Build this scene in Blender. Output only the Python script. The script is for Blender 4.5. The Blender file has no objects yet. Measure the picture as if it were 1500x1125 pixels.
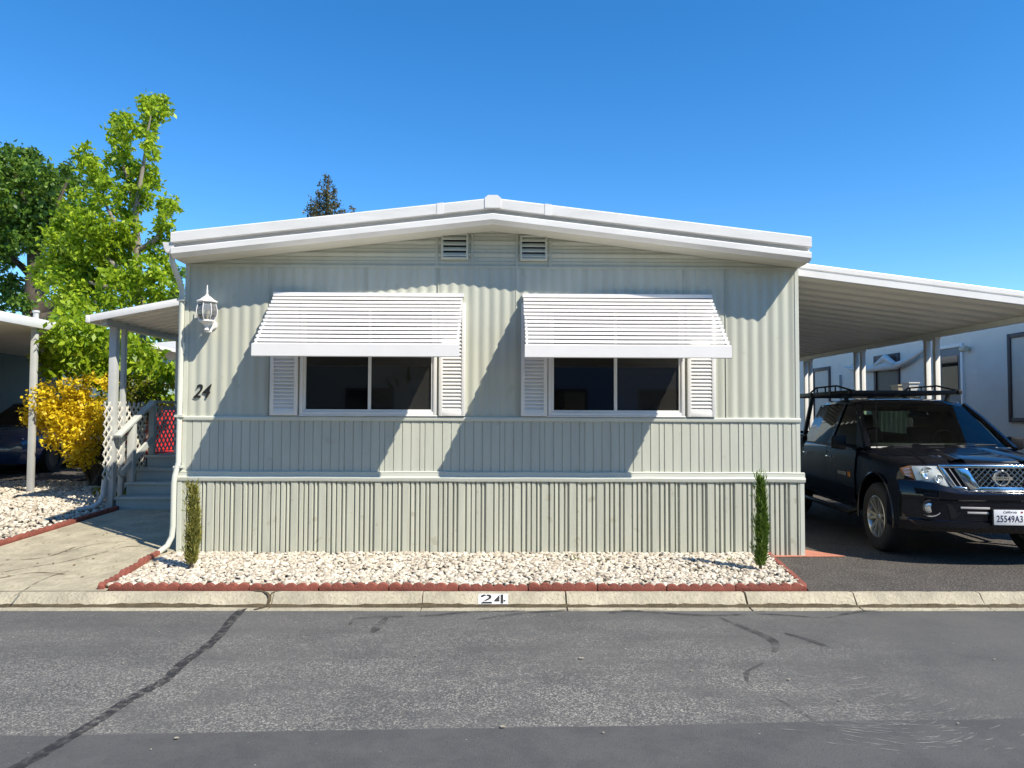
import bpy, bmesh, math, random
import numpy as np
from mathutils import Vector, Matrix, Euler
random.seed(7); rng = np.random.default_rng(7)
R = math.radians
S = bpy.context.scene
C = S.collection

# ------------------------------------------------------------------ camera
CAM = Vector((0, -8.06, 1.54)); F = 1083.0
cd = bpy.data.cameras.new('camera'); cam = bpy.data.objects.new('camera', cd); C.objects.link(cam)
cd.sensor_width = 36; cd.lens = 36*F/1500; cd.clip_end = 3000; cd.clip_start = 0.05
CR = Euler((0, 0, R(-0.80))).to_matrix() @ Euler((R(92.25), 0, 0)).to_matrix() @ Euler((0, 0, R(0.22))).to_matrix()
cam.matrix_world = Matrix.Translation(CAM) @ CR.to_4x4()
S.camera = cam
def ray(px, py): return CR @ Vector(((px-750)/F, -(py-562.5)/F, -1))
def at(px, py, y):
    d = ray(px, py); return CAM + d*((y-CAM.y)/d.y)
def atz(px, py, z):
    d = ray(px, py); return CAM + d*((z-CAM.z)/d.z)
def atx(px, py, x):
    d = ray(px, py); return CAM + d*((x-CAM.x)/d.x)
def fx(px, py=600): return at(px, py, 0).x
def fz(py, px=720): return at(px, py, 0).z

# ------------------------------------------------------------------ materials
def mat(name, col, rough=0.6, var=0.08, nscale=3.0, bump=0.0, bscale=60.0, metallic=0.0, spec=0.5, coat=0.0,
        stretch=(1, 1, 1), col2=None, speck=None):
    m = bpy.data.materials.new(name); m.use_nodes = True
    nt = m.node_tree; N = nt.nodes; L = nt.links; b = N['Principled BSDF']
    b.inputs['Roughness'].default_value = rough; b.inputs['Metallic'].default_value = metallic
    b.inputs['Specular IOR Level'].default_value = spec; b.inputs['Coat Weight'].default_value = coat
    b.inputs['Coat Roughness'].default_value = 0.03
    tc = N.new('ShaderNodeTexCoord'); mp = N.new('ShaderNodeMapping'); mp.inputs['Scale'].default_value = stretch
    L.new(tc.outputs['Object'], mp.inputs['Vector'])
    n = N.new('ShaderNodeTexNoise'); n.inputs['Scale'].default_value = nscale; n.inputs['Detail'].default_value = 6
    n.inputs['Roughness'].default_value = 0.65
    L.new(mp.outputs['Vector'], n.inputs['Vector'])
    r = N.new('ShaderNodeValToRGB'); r.color_ramp.elements[0].position = 0.3; r.color_ramp.elements[1].position = 0.72
    c2 = col2 if col2 else tuple(c*(1-2*var) for c in col)
    r.color_ramp.elements[0].color = (*c2, 1); r.color_ramp.elements[1].color = (*[min(1, c*(1+var*0.5)) for c in col], 1)
    L.new(n.outputs['Fac'], r.inputs['Fac']); out = r.outputs['Color']
    if speck:   # (scale, threshold, colour)
        s = N.new('ShaderNodeTexNoise'); s.inputs['Scale'].default_value = speck[0]; s.inputs['Detail'].default_value = 2
        L.new(tc.outputs['Object'], s.inputs['Vector'])
        sr = N.new('ShaderNodeValToRGB'); sr.color_ramp.elements[0].position = speck[1]; sr.color_ramp.elements[1].position = speck[1]+0.06
        L.new(s.outputs['Fac'], sr.inputs['Fac'])
        mx = N.new('ShaderNodeMix'); mx.data_type = 'RGBA'; L.new(sr.outputs['Color'], mx.inputs['Factor'])
        L.new(out, mx.inputs['A']); mx.inputs['B'].default_value = (*speck[2], 1); out = mx.outputs['Result']
    L.new(out, b.inputs['Base Color'])
    if bump:
        bn = N.new('ShaderNodeTexNoise'); bn.inputs['Scale'].default_value = bscale; bn.inputs['Detail'].default_value = 4
        L.new(mp.outputs['Vector'], bn.inputs['Vector'])
        bp = N.new('ShaderNodeBump'); bp.inputs['Strength'].default_value = bump; bp.inputs['Distance'].default_value = 0.02
        L.new(bn.outputs['Fac'], bp.inputs['Height']); L.new(bp.outputs['Normal'], b.inputs['Normal'])
    return m

def leafmat(name, c1, c2, trans=0.35):
    m = bpy.data.materials.new(name); m.use_nodes = True
    nt = m.node_tree; N = nt.nodes; L = nt.links; b = N['Principled BSDF']; o = N['Material Output']
    g = N.new('ShaderNodeNewGeometry'); r = N.new('ShaderNodeValToRGB')
    r.color_ramp.elements[0].color = (*c1, 1); r.color_ramp.elements[1].color = (*c2, 1)
    L.new(g.outputs['Random Per Island'], r.inputs['Fac'])
    L.new(r.outputs['Color'], b.inputs['Base Color']); b.inputs['Roughness'].default_value = 0.45
    b.inputs['Specular IOR Level'].default_value = 0.35
    t = N.new('ShaderNodeBsdfTranslucent'); L.new(r.outputs['Color'], t.inputs['Color'])
    mx = N.new('ShaderNodeMixShader'); mx.inputs[0].default_value = trans
    L.new(b.outputs[0], mx.inputs[1]); L.new(t.outputs[0], mx.inputs[2]); L.new(mx.outputs[0], o.inputs['Surface'])
    return m

def islandmat(name, cols, rough=0.8):
    m = bpy.data.materials.new(name); m.use_nodes = True
    nt = m.node_tree; N = nt.nodes; L = nt.links; b = N['Principled BSDF']
    g = N.new('ShaderNodeNewGeometry'); r = N.new('ShaderNodeValToRGB'); e = r.color_ramp.elements
    e[0].color = (*cols[0], 1); e[1].color = (*cols[-1], 1)
    for i, c in enumerate(cols[1:-1]):
        k = e.new((i+1)/(len(cols)-1)); k.color = (*c, 1)
    L.new(g.outputs['Random Per Island'], r.inputs['Fac']); L.new(r.outputs['Color'], b.inputs['Base Color'])
    b.inputs['Roughness'].default_value = rough
    return m

def glassmat(name, tint, trans=0.75, diffuse=(0.02, 0.02, 0.02)):
    """window glass: tinted see-through mixed with a dusty dark layer, mirror reflection on top"""
    m = bpy.data.materials.new(name); m.use_nodes = True
    nt = m.node_tree; N = nt.nodes; L = nt.links; o = N['Material Output']
    b = N['Principled BSDF']; b.inputs['Base Color'].default_value = (*diffuse, 1); b.inputs['Roughness'].default_value = 0.02
    b.inputs['IOR'].default_value = 1.5
    t = N.new('ShaderNodeBsdfTransparent'); t.inputs['Color'].default_value = (*tint, 1)
    g = N.new('ShaderNodeBsdfGlossy'); g.inputs['Roughness'].default_value = 0.01
    fr = N.new('ShaderNodeFresnel'); fr.inputs['IOR'].default_value = 1.5
    m1 = N.new('ShaderNodeMixShader'); m1.inputs[0].default_value = trans
    L.new(b.outputs[0], m1.inputs[1]); L.new(t.outputs[0], m1.inputs[2])
    m2 = N.new('ShaderNodeMixShader'); L.new(fr.outputs[0], m2.inputs[0])
    L.new(m1.outputs[0], m2.inputs[1]); L.new(g.outputs[0], m2.inputs[2]); L.new(m2.outputs[0], o.inputs['Surface'])
    return m

M = {}
SAGE = (0.525, 0.535, 0.445)
M['siding'] = mat('siding', SAGE, 0.42, 0.065, 3.2, 0.10, 4, stretch=(1.6, 1, 0.22), speck=(7, 0.66, (0.46, 0.465, 0.38)))
M['lower_siding'] = mat('lower_siding', (0.53, 0.54, 0.455), 0.45, 0.065, 3.0, 0.12, 5, stretch=(2, 1, 0.3), speck=(6, 0.67, (0.46, 0.46, 0.375)))
M['skirting'] = mat('skirting', (0.505, 0.51, 0.42), 0.5, 0.085, 4, 0.08, 8, stretch=(3, 1, 0.25), speck=(9, 0.66, (0.40, 0.39, 0.30)))
M['trim'] = mat('trim', (0.60, 0.615, 0.53), 0.4, 0.04, 2.0, 0.05, 4)
M['soffit'] = mat('soffit', (0.62, 0.60, 0.50), 0.6, 0.03, 2)
M['white'] = mat('white_paint', (0.81, 0.795, 0.76), 0.38, 0.04, 3.0, 0.03, 9)
M['fascia'] = mat('fascia_metal', (0.80, 0.785, 0.75), 0.4, 0.08, 2.4, 0.05, 5, stretch=(0.6, 1, 3))
M['frame'] = mat('window_frame', (0.79, 0.785, 0.76), 0.35, 0.03, 4)
M['awning'] = mat('awning_metal', (0.80, 0.78, 0.755), 0.35, 0.03, 3)
M['black'] = mat('black_paint', (0.012, 0.012, 0.012), 0.5, 0.05)
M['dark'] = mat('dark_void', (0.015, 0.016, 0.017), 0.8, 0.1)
M['pane'] = glassmat('window_pane', (0.12, 0.12, 0.12), 0.55, (0.010, 0.010, 0.010))
M['screen'] = glassmat('screened_pane', (0.42, 0.42, 0.42), 0.5, (0.050, 0.048, 0.043))
M['lamp_glass'] = glassmat('lamp_glass', (0.95, 0.96, 0.95), 0.72, (0.5, 0.5, 0.48))
M['deck'] = mat('deck_paint', (0.34, 0.39, 0.37), 0.5, 0.08, 4, 0.05, 30)
M['rail'] = mat('rail_paint', (0.50, 0.52, 0.49), 0.5, 0.08, 5)
M['lattice'] = mat('lattice_paint', (0.66, 0.64, 0.57), 0.6, 0.1, 9)
M['galv'] = mat('post_metal', (0.50, 0.51, 0.49), 0.4, 0.06, 4)
M['carport'] = mat('carport_metal', (0.90, 0.86, 0.75), 0.45, 0.05, 2.5, stretch=(0.4, 2, 1))
M['concrete'] = mat('concrete', (0.44, 0.39, 0.275), 0.9, 0.2, 3.4, 1.0, 14, speck=(30, 0.57, (0.335, 0.29, 0.20)))
M['kerb'] = mat('kerb_concrete', (0.435, 0.39, 0.285), 0.9, 0.18, 5, 0.7, 40, speck=(45, 0.60, (0.31, 0.27, 0.185)))
M['lip'] = mat('gutter_concrete', (0.40, 0.36, 0.28), 0.9, 0.2, 5, 0.3, 60)
M['dirt'] = mat('gutter_dirt', (0.10, 0.075, 0.04), 1.0, 0.25, 14, 0.6, 50)
M['soil'] = mat('soil', (0.20, 0.165, 0.12), 1.0, 0.2, 2.5, 0.5, 30)
M['redbrick'] = mat('red_edging', (0.255, 0.072, 0.048), 0.85, 0.2, 9, 0.4, 70)
M['redslab'] = mat('red_slab', (0.50, 0.20, 0.13), 0.85, 0.12, 6, 0.3, 60)
M['driveway'] = mat('driveway_asphalt', (0.076, 0.066, 0.056), 0.9, 0.2, 3.0, 0.9, 70, speck=(48, 0.56, (0.155, 0.14, 0.12)))
M['tar'] = mat('tar', (0.022, 0.022, 0.023), 0.75, 0.3, 6, 0.4, 40)
M['white_mark'] = mat('white_mark', (0.75, 0.75, 0.73), 0.7, 0.06, 14)
M['pebble'] = islandmat('pebble', [(0.38, 0.325, 0.25), (0.56, 0.50, 0.405), (0.66, 0.605, 0.51), (0.50, 0.44, 0.345), (0.27, 0.22, 0.165)], 0.85)
M['gravel_bed'] = mat('gravel_base', (0.085, 0.072, 0.056), 1.0, 0.3, 30, 0.8, 60)
M['bark'] = mat('bark', (0.11, 0.085, 0.06), 0.95, 0.3, 8, 0.6, 25, stretch=(1, 1, 0.3))
M['bark_light'] = mat('bark_light', (0.27, 0.24, 0.19), 0.95, 0.25, 8, 0.5, 25, stretch=(1, 1, 0.3))
M['lime'] = leafmat('lime_leaves', (0.15, 0.28, 0.014), (0.46, 0.58, 0.03), 0.45)
M['green'] = leafmat('green_leaves', (0.035, 0.10, 0.012), (0.18, 0.29, 0.03), 0.33)
M['olive'] = leafmat('olive_leaves', (0.03, 0.05, 0.02), (0.12, 0.095, 0.03), 0.2)
M['yellow'] = leafmat('yellow_flowers', (0.60, 0.42, 0.012), (0.88, 0.70, 0.03), 0.35)
M['bushgreen'] = leafmat('bush_leaves', (0.05, 0.09, 0.012), (0.20, 0.20, 0.015), 0.25)
M['bushgreen_dry'] = leafmat('dry_leaves', (0.10, 0.06, 0.02), (0.26, 0.17, 0.06), 0.1)
M['cypress'] = leafmat('cypress_needles', (0.06, 0.13, 0.02), (0.20, 0.29, 0.045), 0.3)
M['cypress_dry'] = leafmat('cypress_dry_needles', (0.14, 0.17, 0.035), (0.42, 0.38, 0.11), 0.3)
M['paint_black'] = mat('truck_paint', (0.0030, 0.0036, 0.0075), 0.3, 0.02, 3, coat=0.9, spec=0.05)
M['trim_black'] = mat('black_plastic', (0.007, 0.007, 0.008), 0.5, 0.1, 6, spec=0.3)
M['chrome'] = mat('chrome', (0.72, 0.73, 0.74), 0.14, 0.02, 4, metallic=1.0)
M['alloy'] = mat('alloy', (0.55, 0.54, 0.51), 0.32, 0.08, 8, metallic=0.85)
M['tyre'] = mat('tyre_rubber', (0.014, 0.014, 0.014), 0.85, 0.15, 12)
M['truck_glass'] = glassmat('truck_glass', (0.66, 0.76, 0.68), 0.95, (0.01, 0.012, 0.011))
M['dark_glass'] = glassmat('dark_glass', (0.10, 0.11, 0.11), 0.6, (0.008, 0.008, 0.009))
M['seat'] = mat('seat_cloth', (0.03, 0.032, 0.030), 0.9, 0.1, 10)
M['lens'] = mat('headlamp_lens', (0.74, 0.76, 0.70), 0.12, 0.08, 14, coat=1.0)
M['reflector'] = mat('reflector', (0.75, 0.77, 0.74), 0.1, 0.05, 10, metallic=0.8)
M['amber'] = mat('amber_lens', (0.50, 0.20, 0.075), 0.15, 0.12, 20, coat=1.0)
M['plate'] = mat('plate_white', (0.74, 0.75, 0.77), 0.4, 0.03, 10)
M['navy'] = mat('navy_ink', (0.015, 0.02, 0.07), 0.5, 0.02)
M['redink'] = mat('red_ink', (0.35, 0.04, 0.05), 0.5, 0.02)
M['orange'] = mat('orange_decal', (0.55, 0.22, 0.03), 0.5, 0.05)
M['silver'] = mat('silver_decal', (0.45, 0.44, 0.42), 0.4, 0.05)
M['stucco'] = mat('neighbour_wall', (0.74, 0.73, 0.66), 0.8, 0.05, 2.0, 0.15, 80)
M['brown'] = mat('brown_trim', (0.07, 0.045, 0.04), 0.6, 0.1, 6)
M['blind'] = mat('window_blind', (0.62, 0.60, 0.52), 0.7, 0.05, 5)
M['doorpaint'] = mat('door_paint', (0.16, 0.18, 0.20), 0.5, 0.08, 5)
M['cloth'] = mat('white_cloth', (0.70, 0.70, 0.66), 0.9, 0.06, 9, 0.3, 25)
M['cream'] = mat('cream_paint', (0.62, 0.55, 0.40), 0.6, 0.08, 5)
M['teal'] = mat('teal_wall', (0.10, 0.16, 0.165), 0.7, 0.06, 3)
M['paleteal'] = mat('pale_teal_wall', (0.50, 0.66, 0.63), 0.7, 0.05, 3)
M['bluecar'] = mat('blue_car_paint', (0.015, 0.05, 0.16), 0.25, 0.02, 3, coat=1.0)
M['redcar'] = mat('red_car_paint', (0.16, 0.012, 0.012), 0.25, 0.02, 3, coat=1.0)
M['redcloth'] = mat('red_cushion', (0.72, 0.03, 0.035), 0.85, 0.08, 8)
M['bluewall'] = mat('blue_house_wall', (0.16, 0.22, 0.34), 0.7, 0.05, 3)
M['tanwall'] = mat('tan_house_wall', (0.42, 0.37, 0.30), 0.7, 0.05, 3)
M['shingle'] = mat('roof_shingle', (0.24, 0.22, 0.20), 0.9, 0.2, 8)

# asphalt road: exposed pale aggregate in a worn band, smoother dark seal coat nearer the middle of the street
def road_material():
    m = bpy.data.materials.new('road_asphalt'); m.use_nodes = True
    nt = m.node_tree; N = nt.nodes; L = nt.links; b = N['Principled BSDF']
    tc = N.new('ShaderNodeTexCoord'); sep = N.new('ShaderNodeSeparateXYZ'); L.new(tc.outputs['Object'], sep.inputs[0])
    def noise(sc, det=3, vec=None, rough=0.6):
        n = N.new('ShaderNodeTexNoise'); n.inputs['Scale'].default_value = sc; n.inputs['Detail'].default_value = det
        n.inputs['Roughness'].default_value = rough
        L.new(vec or tc.outputs['Object'], n.inputs['Vector']); return n.outputs['Fac']
    def math_(op, a, b_):
        n = N.new('ShaderNodeMath'); n.operation = op
        for i, v in enumerate((a, b_)):
            if isinstance(v, (int, float)): n.inputs[i].default_value = v
            else: L.new(v, n.inputs[i])
        return n.outputs[0]
    def ramp(f, p0, p1, c0=(0, 0, 0), c1=(1, 1, 1)):
        r = N.new('ShaderNodeValToRGB'); r.color_ramp.elements[0].position = p0; r.color_ramp.elements[1].position = p1
        r.color_ramp.elements[0].color = (*c0, 1); r.color_ramp.elements[1].color = (*c1, 1); L.new(f, r.inputs[0]); return r.outputs[0]
    def mix(f, a, b_):
        n = N.new('ShaderNodeMix'); n.data_type = 'RGBA'
        L.new(f, n.inputs['Factor'])
        for k, v in (('A', a), ('B', b_)):
            if isinstance(v, tuple): n.inputs[k].default_value = (*v, 1)
            else: L.new(v, n.inputs[k])
        return n.outputs['Result']
    mp = N.new('ShaderNodeMapping'); mp.inputs['Scale'].default_value = (0.35, 1.6, 1); L.new(tc.outputs['Object'], mp.inputs['Vector'])
    wob = noise(1.1, 5); streak = noise(1.6, 6, mp.outputs['Vector'])
    yy = math_('ADD', sep.outputs['Y'], math_('MULTIPLY', math_('SUBTRACT', wob, 0.5), 0.10))
    yy = math_('ADD', yy, math_('MULTIPLY', sep.outputs['X'], -0.035))
    # sealed edge sharp at y = -4.13 ; soft start near the kerb
    near = ramp(math_('ADD', yy, 5.13), 0.99, 1.01)                        # 1 = kerb side of the seal line
    far = ramp(math_('MULTIPLY', math_('ADD', yy, 4.2), 0.5), 0.25, 1.0, (1, 1, 1), (0.42, 0.42, 0.42))
    right = ramp(math_('MULTIPLY', math_('ADD', sep.outputs['X'], math_('MULTIPLY', wob, 1.5)), 0.25), 0.55, 0.95, (1, 1, 1), (0.15, 0.15, 0.15))
    worn = math_('MULTIPLY', near, far); worn = math_('MULTIPLY', worn, right)
    base = mix(streak, (0.074, 0.074, 0.072), (0.118, 0.117, 0.112))
    blot = ramp(noise(2.2, 8, None, 0.72), 0.42, 0.60); base = mix(math_('MULTIPLY', blot, 0.7), base, (0.070, 0.070, 0.070))
    big = ramp(noise(0.7, 6), 0.42, 0.6); base = mix(math_('MULTIPLY', big, 0.5), base, (0.115, 0.112, 0.104))
    low = mix(blot, (0.092, 0.092, 0.090), (0.073, 0.073, 0.073)); dark = mix(near, low, base)
    stone = ramp(noise(95, 2), 0.50, 0.64)
    stone2 = ramp(noise(42, 3), 0.52, 0.68)
    patch = ramp(math_('ADD', math_('MULTIPLY', streak, 0.5), math_('MULTIPLY', noise(3.1, 7, None, 0.7), 0.5)), 0.42, 0.56)
    fac = math_('MULTIPLY', math_('MULTIPLY', stone, worn), math_('ADD', math_('MULTIPLY', patch, 0.85), 0.15))
    col = mix(math_('MULTIPLY', fac, 0.9), dark, (0.36, 0.345, 0.30))
    col = mix(math_('MULTIPLY', math_('MULTIPLY', stone2, worn), 0.35), col, (0.24, 0.23, 0.20))
    bits = ramp(noise(34, 2), 0.755, 0.79); col = mix(math_('MULTIPLY', bits, 0.6), col, (0.50, 0.49, 0.46))
    pits = ramp(noise(70, 2), 0.32, 0.40, (1, 1, 1), (0, 0, 0)); col = mix(math_('MULTIPLY', pits, 0.6), col, (0.045, 0.045, 0.047))
    L.new(col, b.inputs['Base Color']); b.inputs['Roughness'].default_value = 0.88; b.inputs['Specular IOR Level'].default_value = 0.3
    bp = N.new('ShaderNodeBump'); bp.inputs['Strength'].default_value = 0.7; bp.inputs['Distance'].default_value = 0.006
    L.new(noise(150, 3), bp.inputs['Height']); L.new(bp.outputs[0], b.inputs['Normal'])
    return m
M['road'] = road_material()

def fade_material(name, col, lo, hi, scale, stretch=(1, 1, 1), top=0.85):
    m = bpy.data.materials.new(name); m.use_nodes = True
    nt = m.node_tree; N = nt.nodes; L = nt.links; b = N['Principled BSDF']; o = N['Material Output']
    b.inputs['Base Color'].default_value = (*col, 1); b.inputs['Roughness'].default_value = 0.85
    tc = N.new('ShaderNodeTexCoord'); mp = N.new('ShaderNodeMapping'); mp.inputs['Scale'].default_value = stretch
    L.new(tc.outputs['Object'], mp.inputs['Vector'])
    n = N.new('ShaderNodeTexNoise'); n.inputs['Scale'].default_value = scale; n.inputs['Detail'].default_value = 5
    L.new(mp.outputs[0], n.inputs['Vector'])
    r = N.new('ShaderNodeValToRGB'); r.color_ramp.elements[0].position = lo; r.color_ramp.elements[1].position = hi
    r.color_ramp.elements[1].color = (top, top, top, 1)
    L.new(n.outputs['Fac'], r.inputs[0])
    t = N.new('ShaderNodeBsdfTransparent'); mx = N.new('ShaderNodeMixShader')
    L.new(r.outputs[0], mx.inputs[0]); L.new(t.outputs[0], mx.inputs[1]); L.new(b.outputs[0], mx.inputs[2]); L.new(mx.outputs[0], o.inputs['Surface'])
    return m
M['tyre_mark'] = fade_material('tyre_mark_rubber', (0.026, 0.026, 0.028), 0.34, 0.66, 7, top=0.52)
M['seam_tar'] = fade_material('seam_tar', (0.024, 0.024, 0.026), 0.30, 0.60, 24, top=0.80)
M['scuff'] = fade_material('scuff_chalk', (0.30, 0.29, 0.265), 0.36, 0.66, 12, top=0.62)
M['stain'] = fade_material('walk_stain', (0.15, 0.115, 0.07), 0.33, 0.6, 8, top=0.8)

# ------------------------------------------------------------------ mesh builder
def root_loc(o):
    v = Vector((0, 0, 0))
    while o is not None: v += o.location; o = o.parent
    return v

class MB:
    def __init__(s): s.v = []; s.f = []
    def add(s, vs, fs):
        k = len(s.v); s.v += [tuple(v) for v in vs]; s.f += [tuple(i+k for i in f) for f in fs]
    def box(s, x0, x1, y0, y1, z0, z1):
        s.add([(x0,y0,z0),(x1,y0,z0),(x1,y1,z0),(x0,y1,z0),(x0,y0,z1),(x1,y0,z1),(x1,y1,z1),(x0,y1,z1)],
              [(3,2,1,0),(4,5,6,7),(0,1,5,4),(1,2,6,5),(2,3,7,6),(3,0,4,7)]); return s
    def prism(s, pts, vec):
        n = len(pts); vec = Vector(vec); a = [Vector(p) for p in pts]; b = [p+vec for p in a]
        s.add(a+b, [tuple(range(n)), tuple(range(2*n-1, n-1, -1))] + [(i, i+n, (i+1) % n+n, (i+1) % n) for i in range(n)]); return s
    def bar(s, p, q, w, h, up=(0, 0, 1)):
        p, q = Vector(p), Vector(q); d = (q-p).normalized(); u = Vector(up)
        sd = d.cross(u)
        if sd.length < 1e-4: sd = d.cross(Vector((0, 1, 0)))
        sd.normalize(); u = sd.cross(d); a = sd*w/2; b = u*h/2
        return s.prism([p-a-b, p+a-b, p+a+b, p-a+b], q-p)
    def tube(s, pts, rad, n=8, caps=True):
        pts = [Vector(p) for p in pts]; m = len(pts)
        if isinstance(rad, (int, float)): rad = [rad]*m
        rings = []; u = None
        for i, p in enumerate(pts):
            d = (pts[min(i+1, m-1)]-pts[max(i-1, 0)]).normalized()
            if u is None:
                u = d.cross(Vector((0, 0, 1)));
                if u.length < 1e-3: u = d.cross(Vector((0, 1, 0)))
            u = (u-d*u.dot(d)).normalized(); w = d.cross(u)
            rings.append([p+(u*math.cos(2*math.pi*k/n)+w*math.sin(2*math.pi*k/n))*rad[i] for k in range(n)])
        fs = [(i*n+k, i*n+(k+1) % n, (i+1)*n+(k+1) % n, (i+1)*n+k) for i in range(m-1) for k in range(n)]
        if caps: fs += [tuple(range(n-1, -1, -1)), tuple((m-1)*n+k for k in range(n))]
        s.add([p for r in rings for p in r], fs); return s
    def lathe(s, prof, c=(0, 0, 0), ax='z', n=24, closed=False):
        c = Vector(c); vs = []
        for r, h in prof:
            for k in range(n):
                a = 2*math.pi*k/n; x, y = r*math.cos(a), r*math.sin(a)
                vs.append(c+(Vector((x, y, h)) if ax == 'z' else Vector((h, x, y)) if ax == 'x' else Vector((x, h, y))))
        m = len(prof); fs = [(i*n+k, i*n+(k+1) % n, ((i+1) % m)*n+(k+1) % n, ((i+1) % m)*n+k) for i in range(m if closed else m-1) for k in range(n)]
        s.add(vs, fs); return s
    def loft(s, rings, closed=True, caps=True):
        n = len(rings[0]); m = len(rings); q = n if closed else n-1
        fs = [(i*n+k, i*n+(k+1) % n, (i+1)*n+(k+1) % n, (i+1)*n+k) for i in range(m-1) for k in range(q)]
        if caps and closed: fs += [tuple(range(n-1, -1, -1)), tuple((m-1)*n+k for k in range(n))]
        s.add([p for r in rings for p in r], fs); return s
    def xform(s, mtx):
        s.v = [tuple(mtx @ Vector(v)) for v in s.v]; return s
    def build(s, name, m, parent=None, smooth=None, bevel=0.0, local=False, recalc=True):
        me = bpy.data.meshes.new(name); me.from_pydata(s.v, [], s.f)
        if recalc or bevel:
            bm = bmesh.new(); bm.from_mesh(me)
            bmesh.ops.recalc_face_normals(bm, faces=bm.faces)
            if bevel:
                es = [e for e in bm.edges if len(e.link_faces) == 2 and e.calc_face_angle(0) > R(35)]
                bmesh.ops.bevel(bm, geom=es, offset=bevel, segments=2, affect='EDGES', profile=0.5, clamp_overlap=True)
            bm.to_mesh(me); bm.free()
        me.materials.append(m)
        if smooth is not None or bevel:
            me.shade_smooth(); me.set_sharp_from_angle(angle=R(smooth or 40))
        o = bpy.data.objects.new(name, me); C.objects.link(o)
        if parent is not None:
            if not local: me.transform(Matrix.Translation(-root_loc(parent)))
            o.parent = parent
        return o

def npmesh(name, V, Fq, m, parent=None, smooth=False, k=4):
    me = bpy.data.meshes.new(name); nv, nf = len(V), len(Fq)
    me.vertices.add(nv); me.vertices.foreach_set('co', np.asarray(V, np.float32).ravel())
    me.loops.add(nf*k); me.loops.foreach_set('vertex_index', np.asarray(Fq, np.int32).ravel())
    me.polygons.add(nf); me.polygons.foreach_set('loop_start', np.arange(0, nf*k, k, dtype=np.int32))
    me.update(calc_edges=True); me.validate()
    me.materials.append(m)
    if smooth: me.shade_smooth()
    o = bpy.data.objects.new(name, me); C.objects.link(o)
    if parent is not None:
        me.transform(Matrix.Translation(-root_loc(parent))); o.parent = parent
    return o

def tag(o, label=None, cat=None, group=None, kind=None):
    if label: o['label'] = label
    if cat: o['category'] = cat
    if group: o['group'] = group
    if kind: o['kind'] = kind
    return o
def thing(name, loc, label, cat, group=None, rz=0):
    o = bpy.data.objects.new(name, None); C.objects.link(o); o.location = loc; o.rotation_euler = (0, 0, rz)
    o.empty_display_size = 0.2
    return tag(o, label, cat, group)
def copy_tree(o, parent=None):
    c = o.copy(); C.objects.link(c)
    if parent is not None: c.parent = parent
    for ch in list(o.children): copy_tree(ch, c)
    return c
def textmesh(s, size, shear=0.0, extrude=0.002, offset=0.0, spacing=1.0):
    cu = bpy.data.curves.new('lettering', 'FONT'); cu.body = s; cu.size = size; cu.shear = shear; cu.extrude = extrude
    cu.offset = offset; cu.space_character = spacing; cu.align_x = 'CENTER'; cu.align_y = 'CENTER'; cu.resolution_u = 4
    o = bpy.data.objects.new('lettering', cu); C.objects.link(o); bpy.context.view_layer.update()
    me = bpy.data.meshes.new_from_object(o.evaluated_get(bpy.context.evaluated_depsgraph_get()))
    bpy.data.objects.remove(o); bpy.data.curves.remove(cu); return me
def text(name, s, size, mtx, m, parent, local=False, **kw):
    me = textmesh(s, size, **kw); me.transform(mtx); me.materials.clear(); me.materials.append(m)
    o = bpy.data.objects.new(name, me); C.objects.link(o)
    if not local: me.transform(Matrix.Translation(-root_loc(parent)))
    o.parent = parent; return o
FACE = Matrix.Rotation(R(90), 4, 'X')

# ------------------------------------------------------------------ world, sun
SUN = Vector((0.93, -0.73, 1.31)).normalized()
el = math.asin(SUN.z); az = math.atan2(SUN.x, SUN.y)
w = bpy.data.worlds.new('World'); S.world = w; w.use_nodes = True
nt = w.node_tree; bg = nt.nodes['Background']; sky = nt.nodes.new('ShaderNodeTexSky'); sky.sky_type = 'NISHITA'
sky.sun_disc = False; sky.sun_elevation = el; sky.sun_rotation = az; sky.altitude = 1500; sky.air_density = 1.0
sky.dust_density = 0.0; sky.ozone_density = 3.0
hs = nt.nodes.new('ShaderNodeHueSaturation'); hs.inputs['Saturation'].default_value = 1.32; hs.inputs['Value'].default_value = 1.06
nt.links.new(sky.outputs[0], hs.inputs['Color']); nt.links.new(hs.outputs[0], bg.inputs['Color'])
bg.inputs['Strength'].default_value = 0.15
sd = bpy.data.lights.new('sun', 'SUN'); sun = bpy.data.objects.new('sun', sd); C.objects.link(sun)
sd.energy = 4.95; sd.angle = R(0.53); sd.color = (1.0, 0.925, 0.79)
sun.rotation_euler = SUN.to_track_quat('Z', 'Y').to_euler(); sun.location = (20, -20, 30)
S.view_settings.view_transform = 'Standard'; S.view_settings.look = 'None'; S.view_settings.exposure = 0.55; S.view_settings.gamma = 1

# ------------------------------------------------------------------ ground, road, kerb
def struct(o): o['kind'] = 'structure'; return o
ROADZ = -0.10
g = MB(); g.add([(-600,-600,-0.30),(600,-600,-0.30),(600,600,-0.30),(-600,600,-0.30)], [(0,1,2,3)])
struct(g.build('ground', M['soil']))
def gz(y):
    if y < -1.5: return 0.0
    if y < 0: return 0.05*(y+1.5)/1.5
    if y < 2.2: return 0.05+0.15*y/2.2
    return 0.20+min(0.2, 0.02*(y-2.2))
g = MB()
ys = [-1.60, -1.0, 0, 0.7, 1.4, 2.2, 5, 10, 20, 60]
g.loft([[(-60, y, gz(y)-0.02), (-3.4, y, gz(y)-0.02)] for y in ys], closed=False)
struct(g.build('side_yard', M['soil']))
g = MB(); g.add([(-3.5,-1.60,-0.02),(60,-1.60,-0.02),(60,60,-0.02),(-3.5,60,-0.02)], [(0,1,2,3)])
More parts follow.
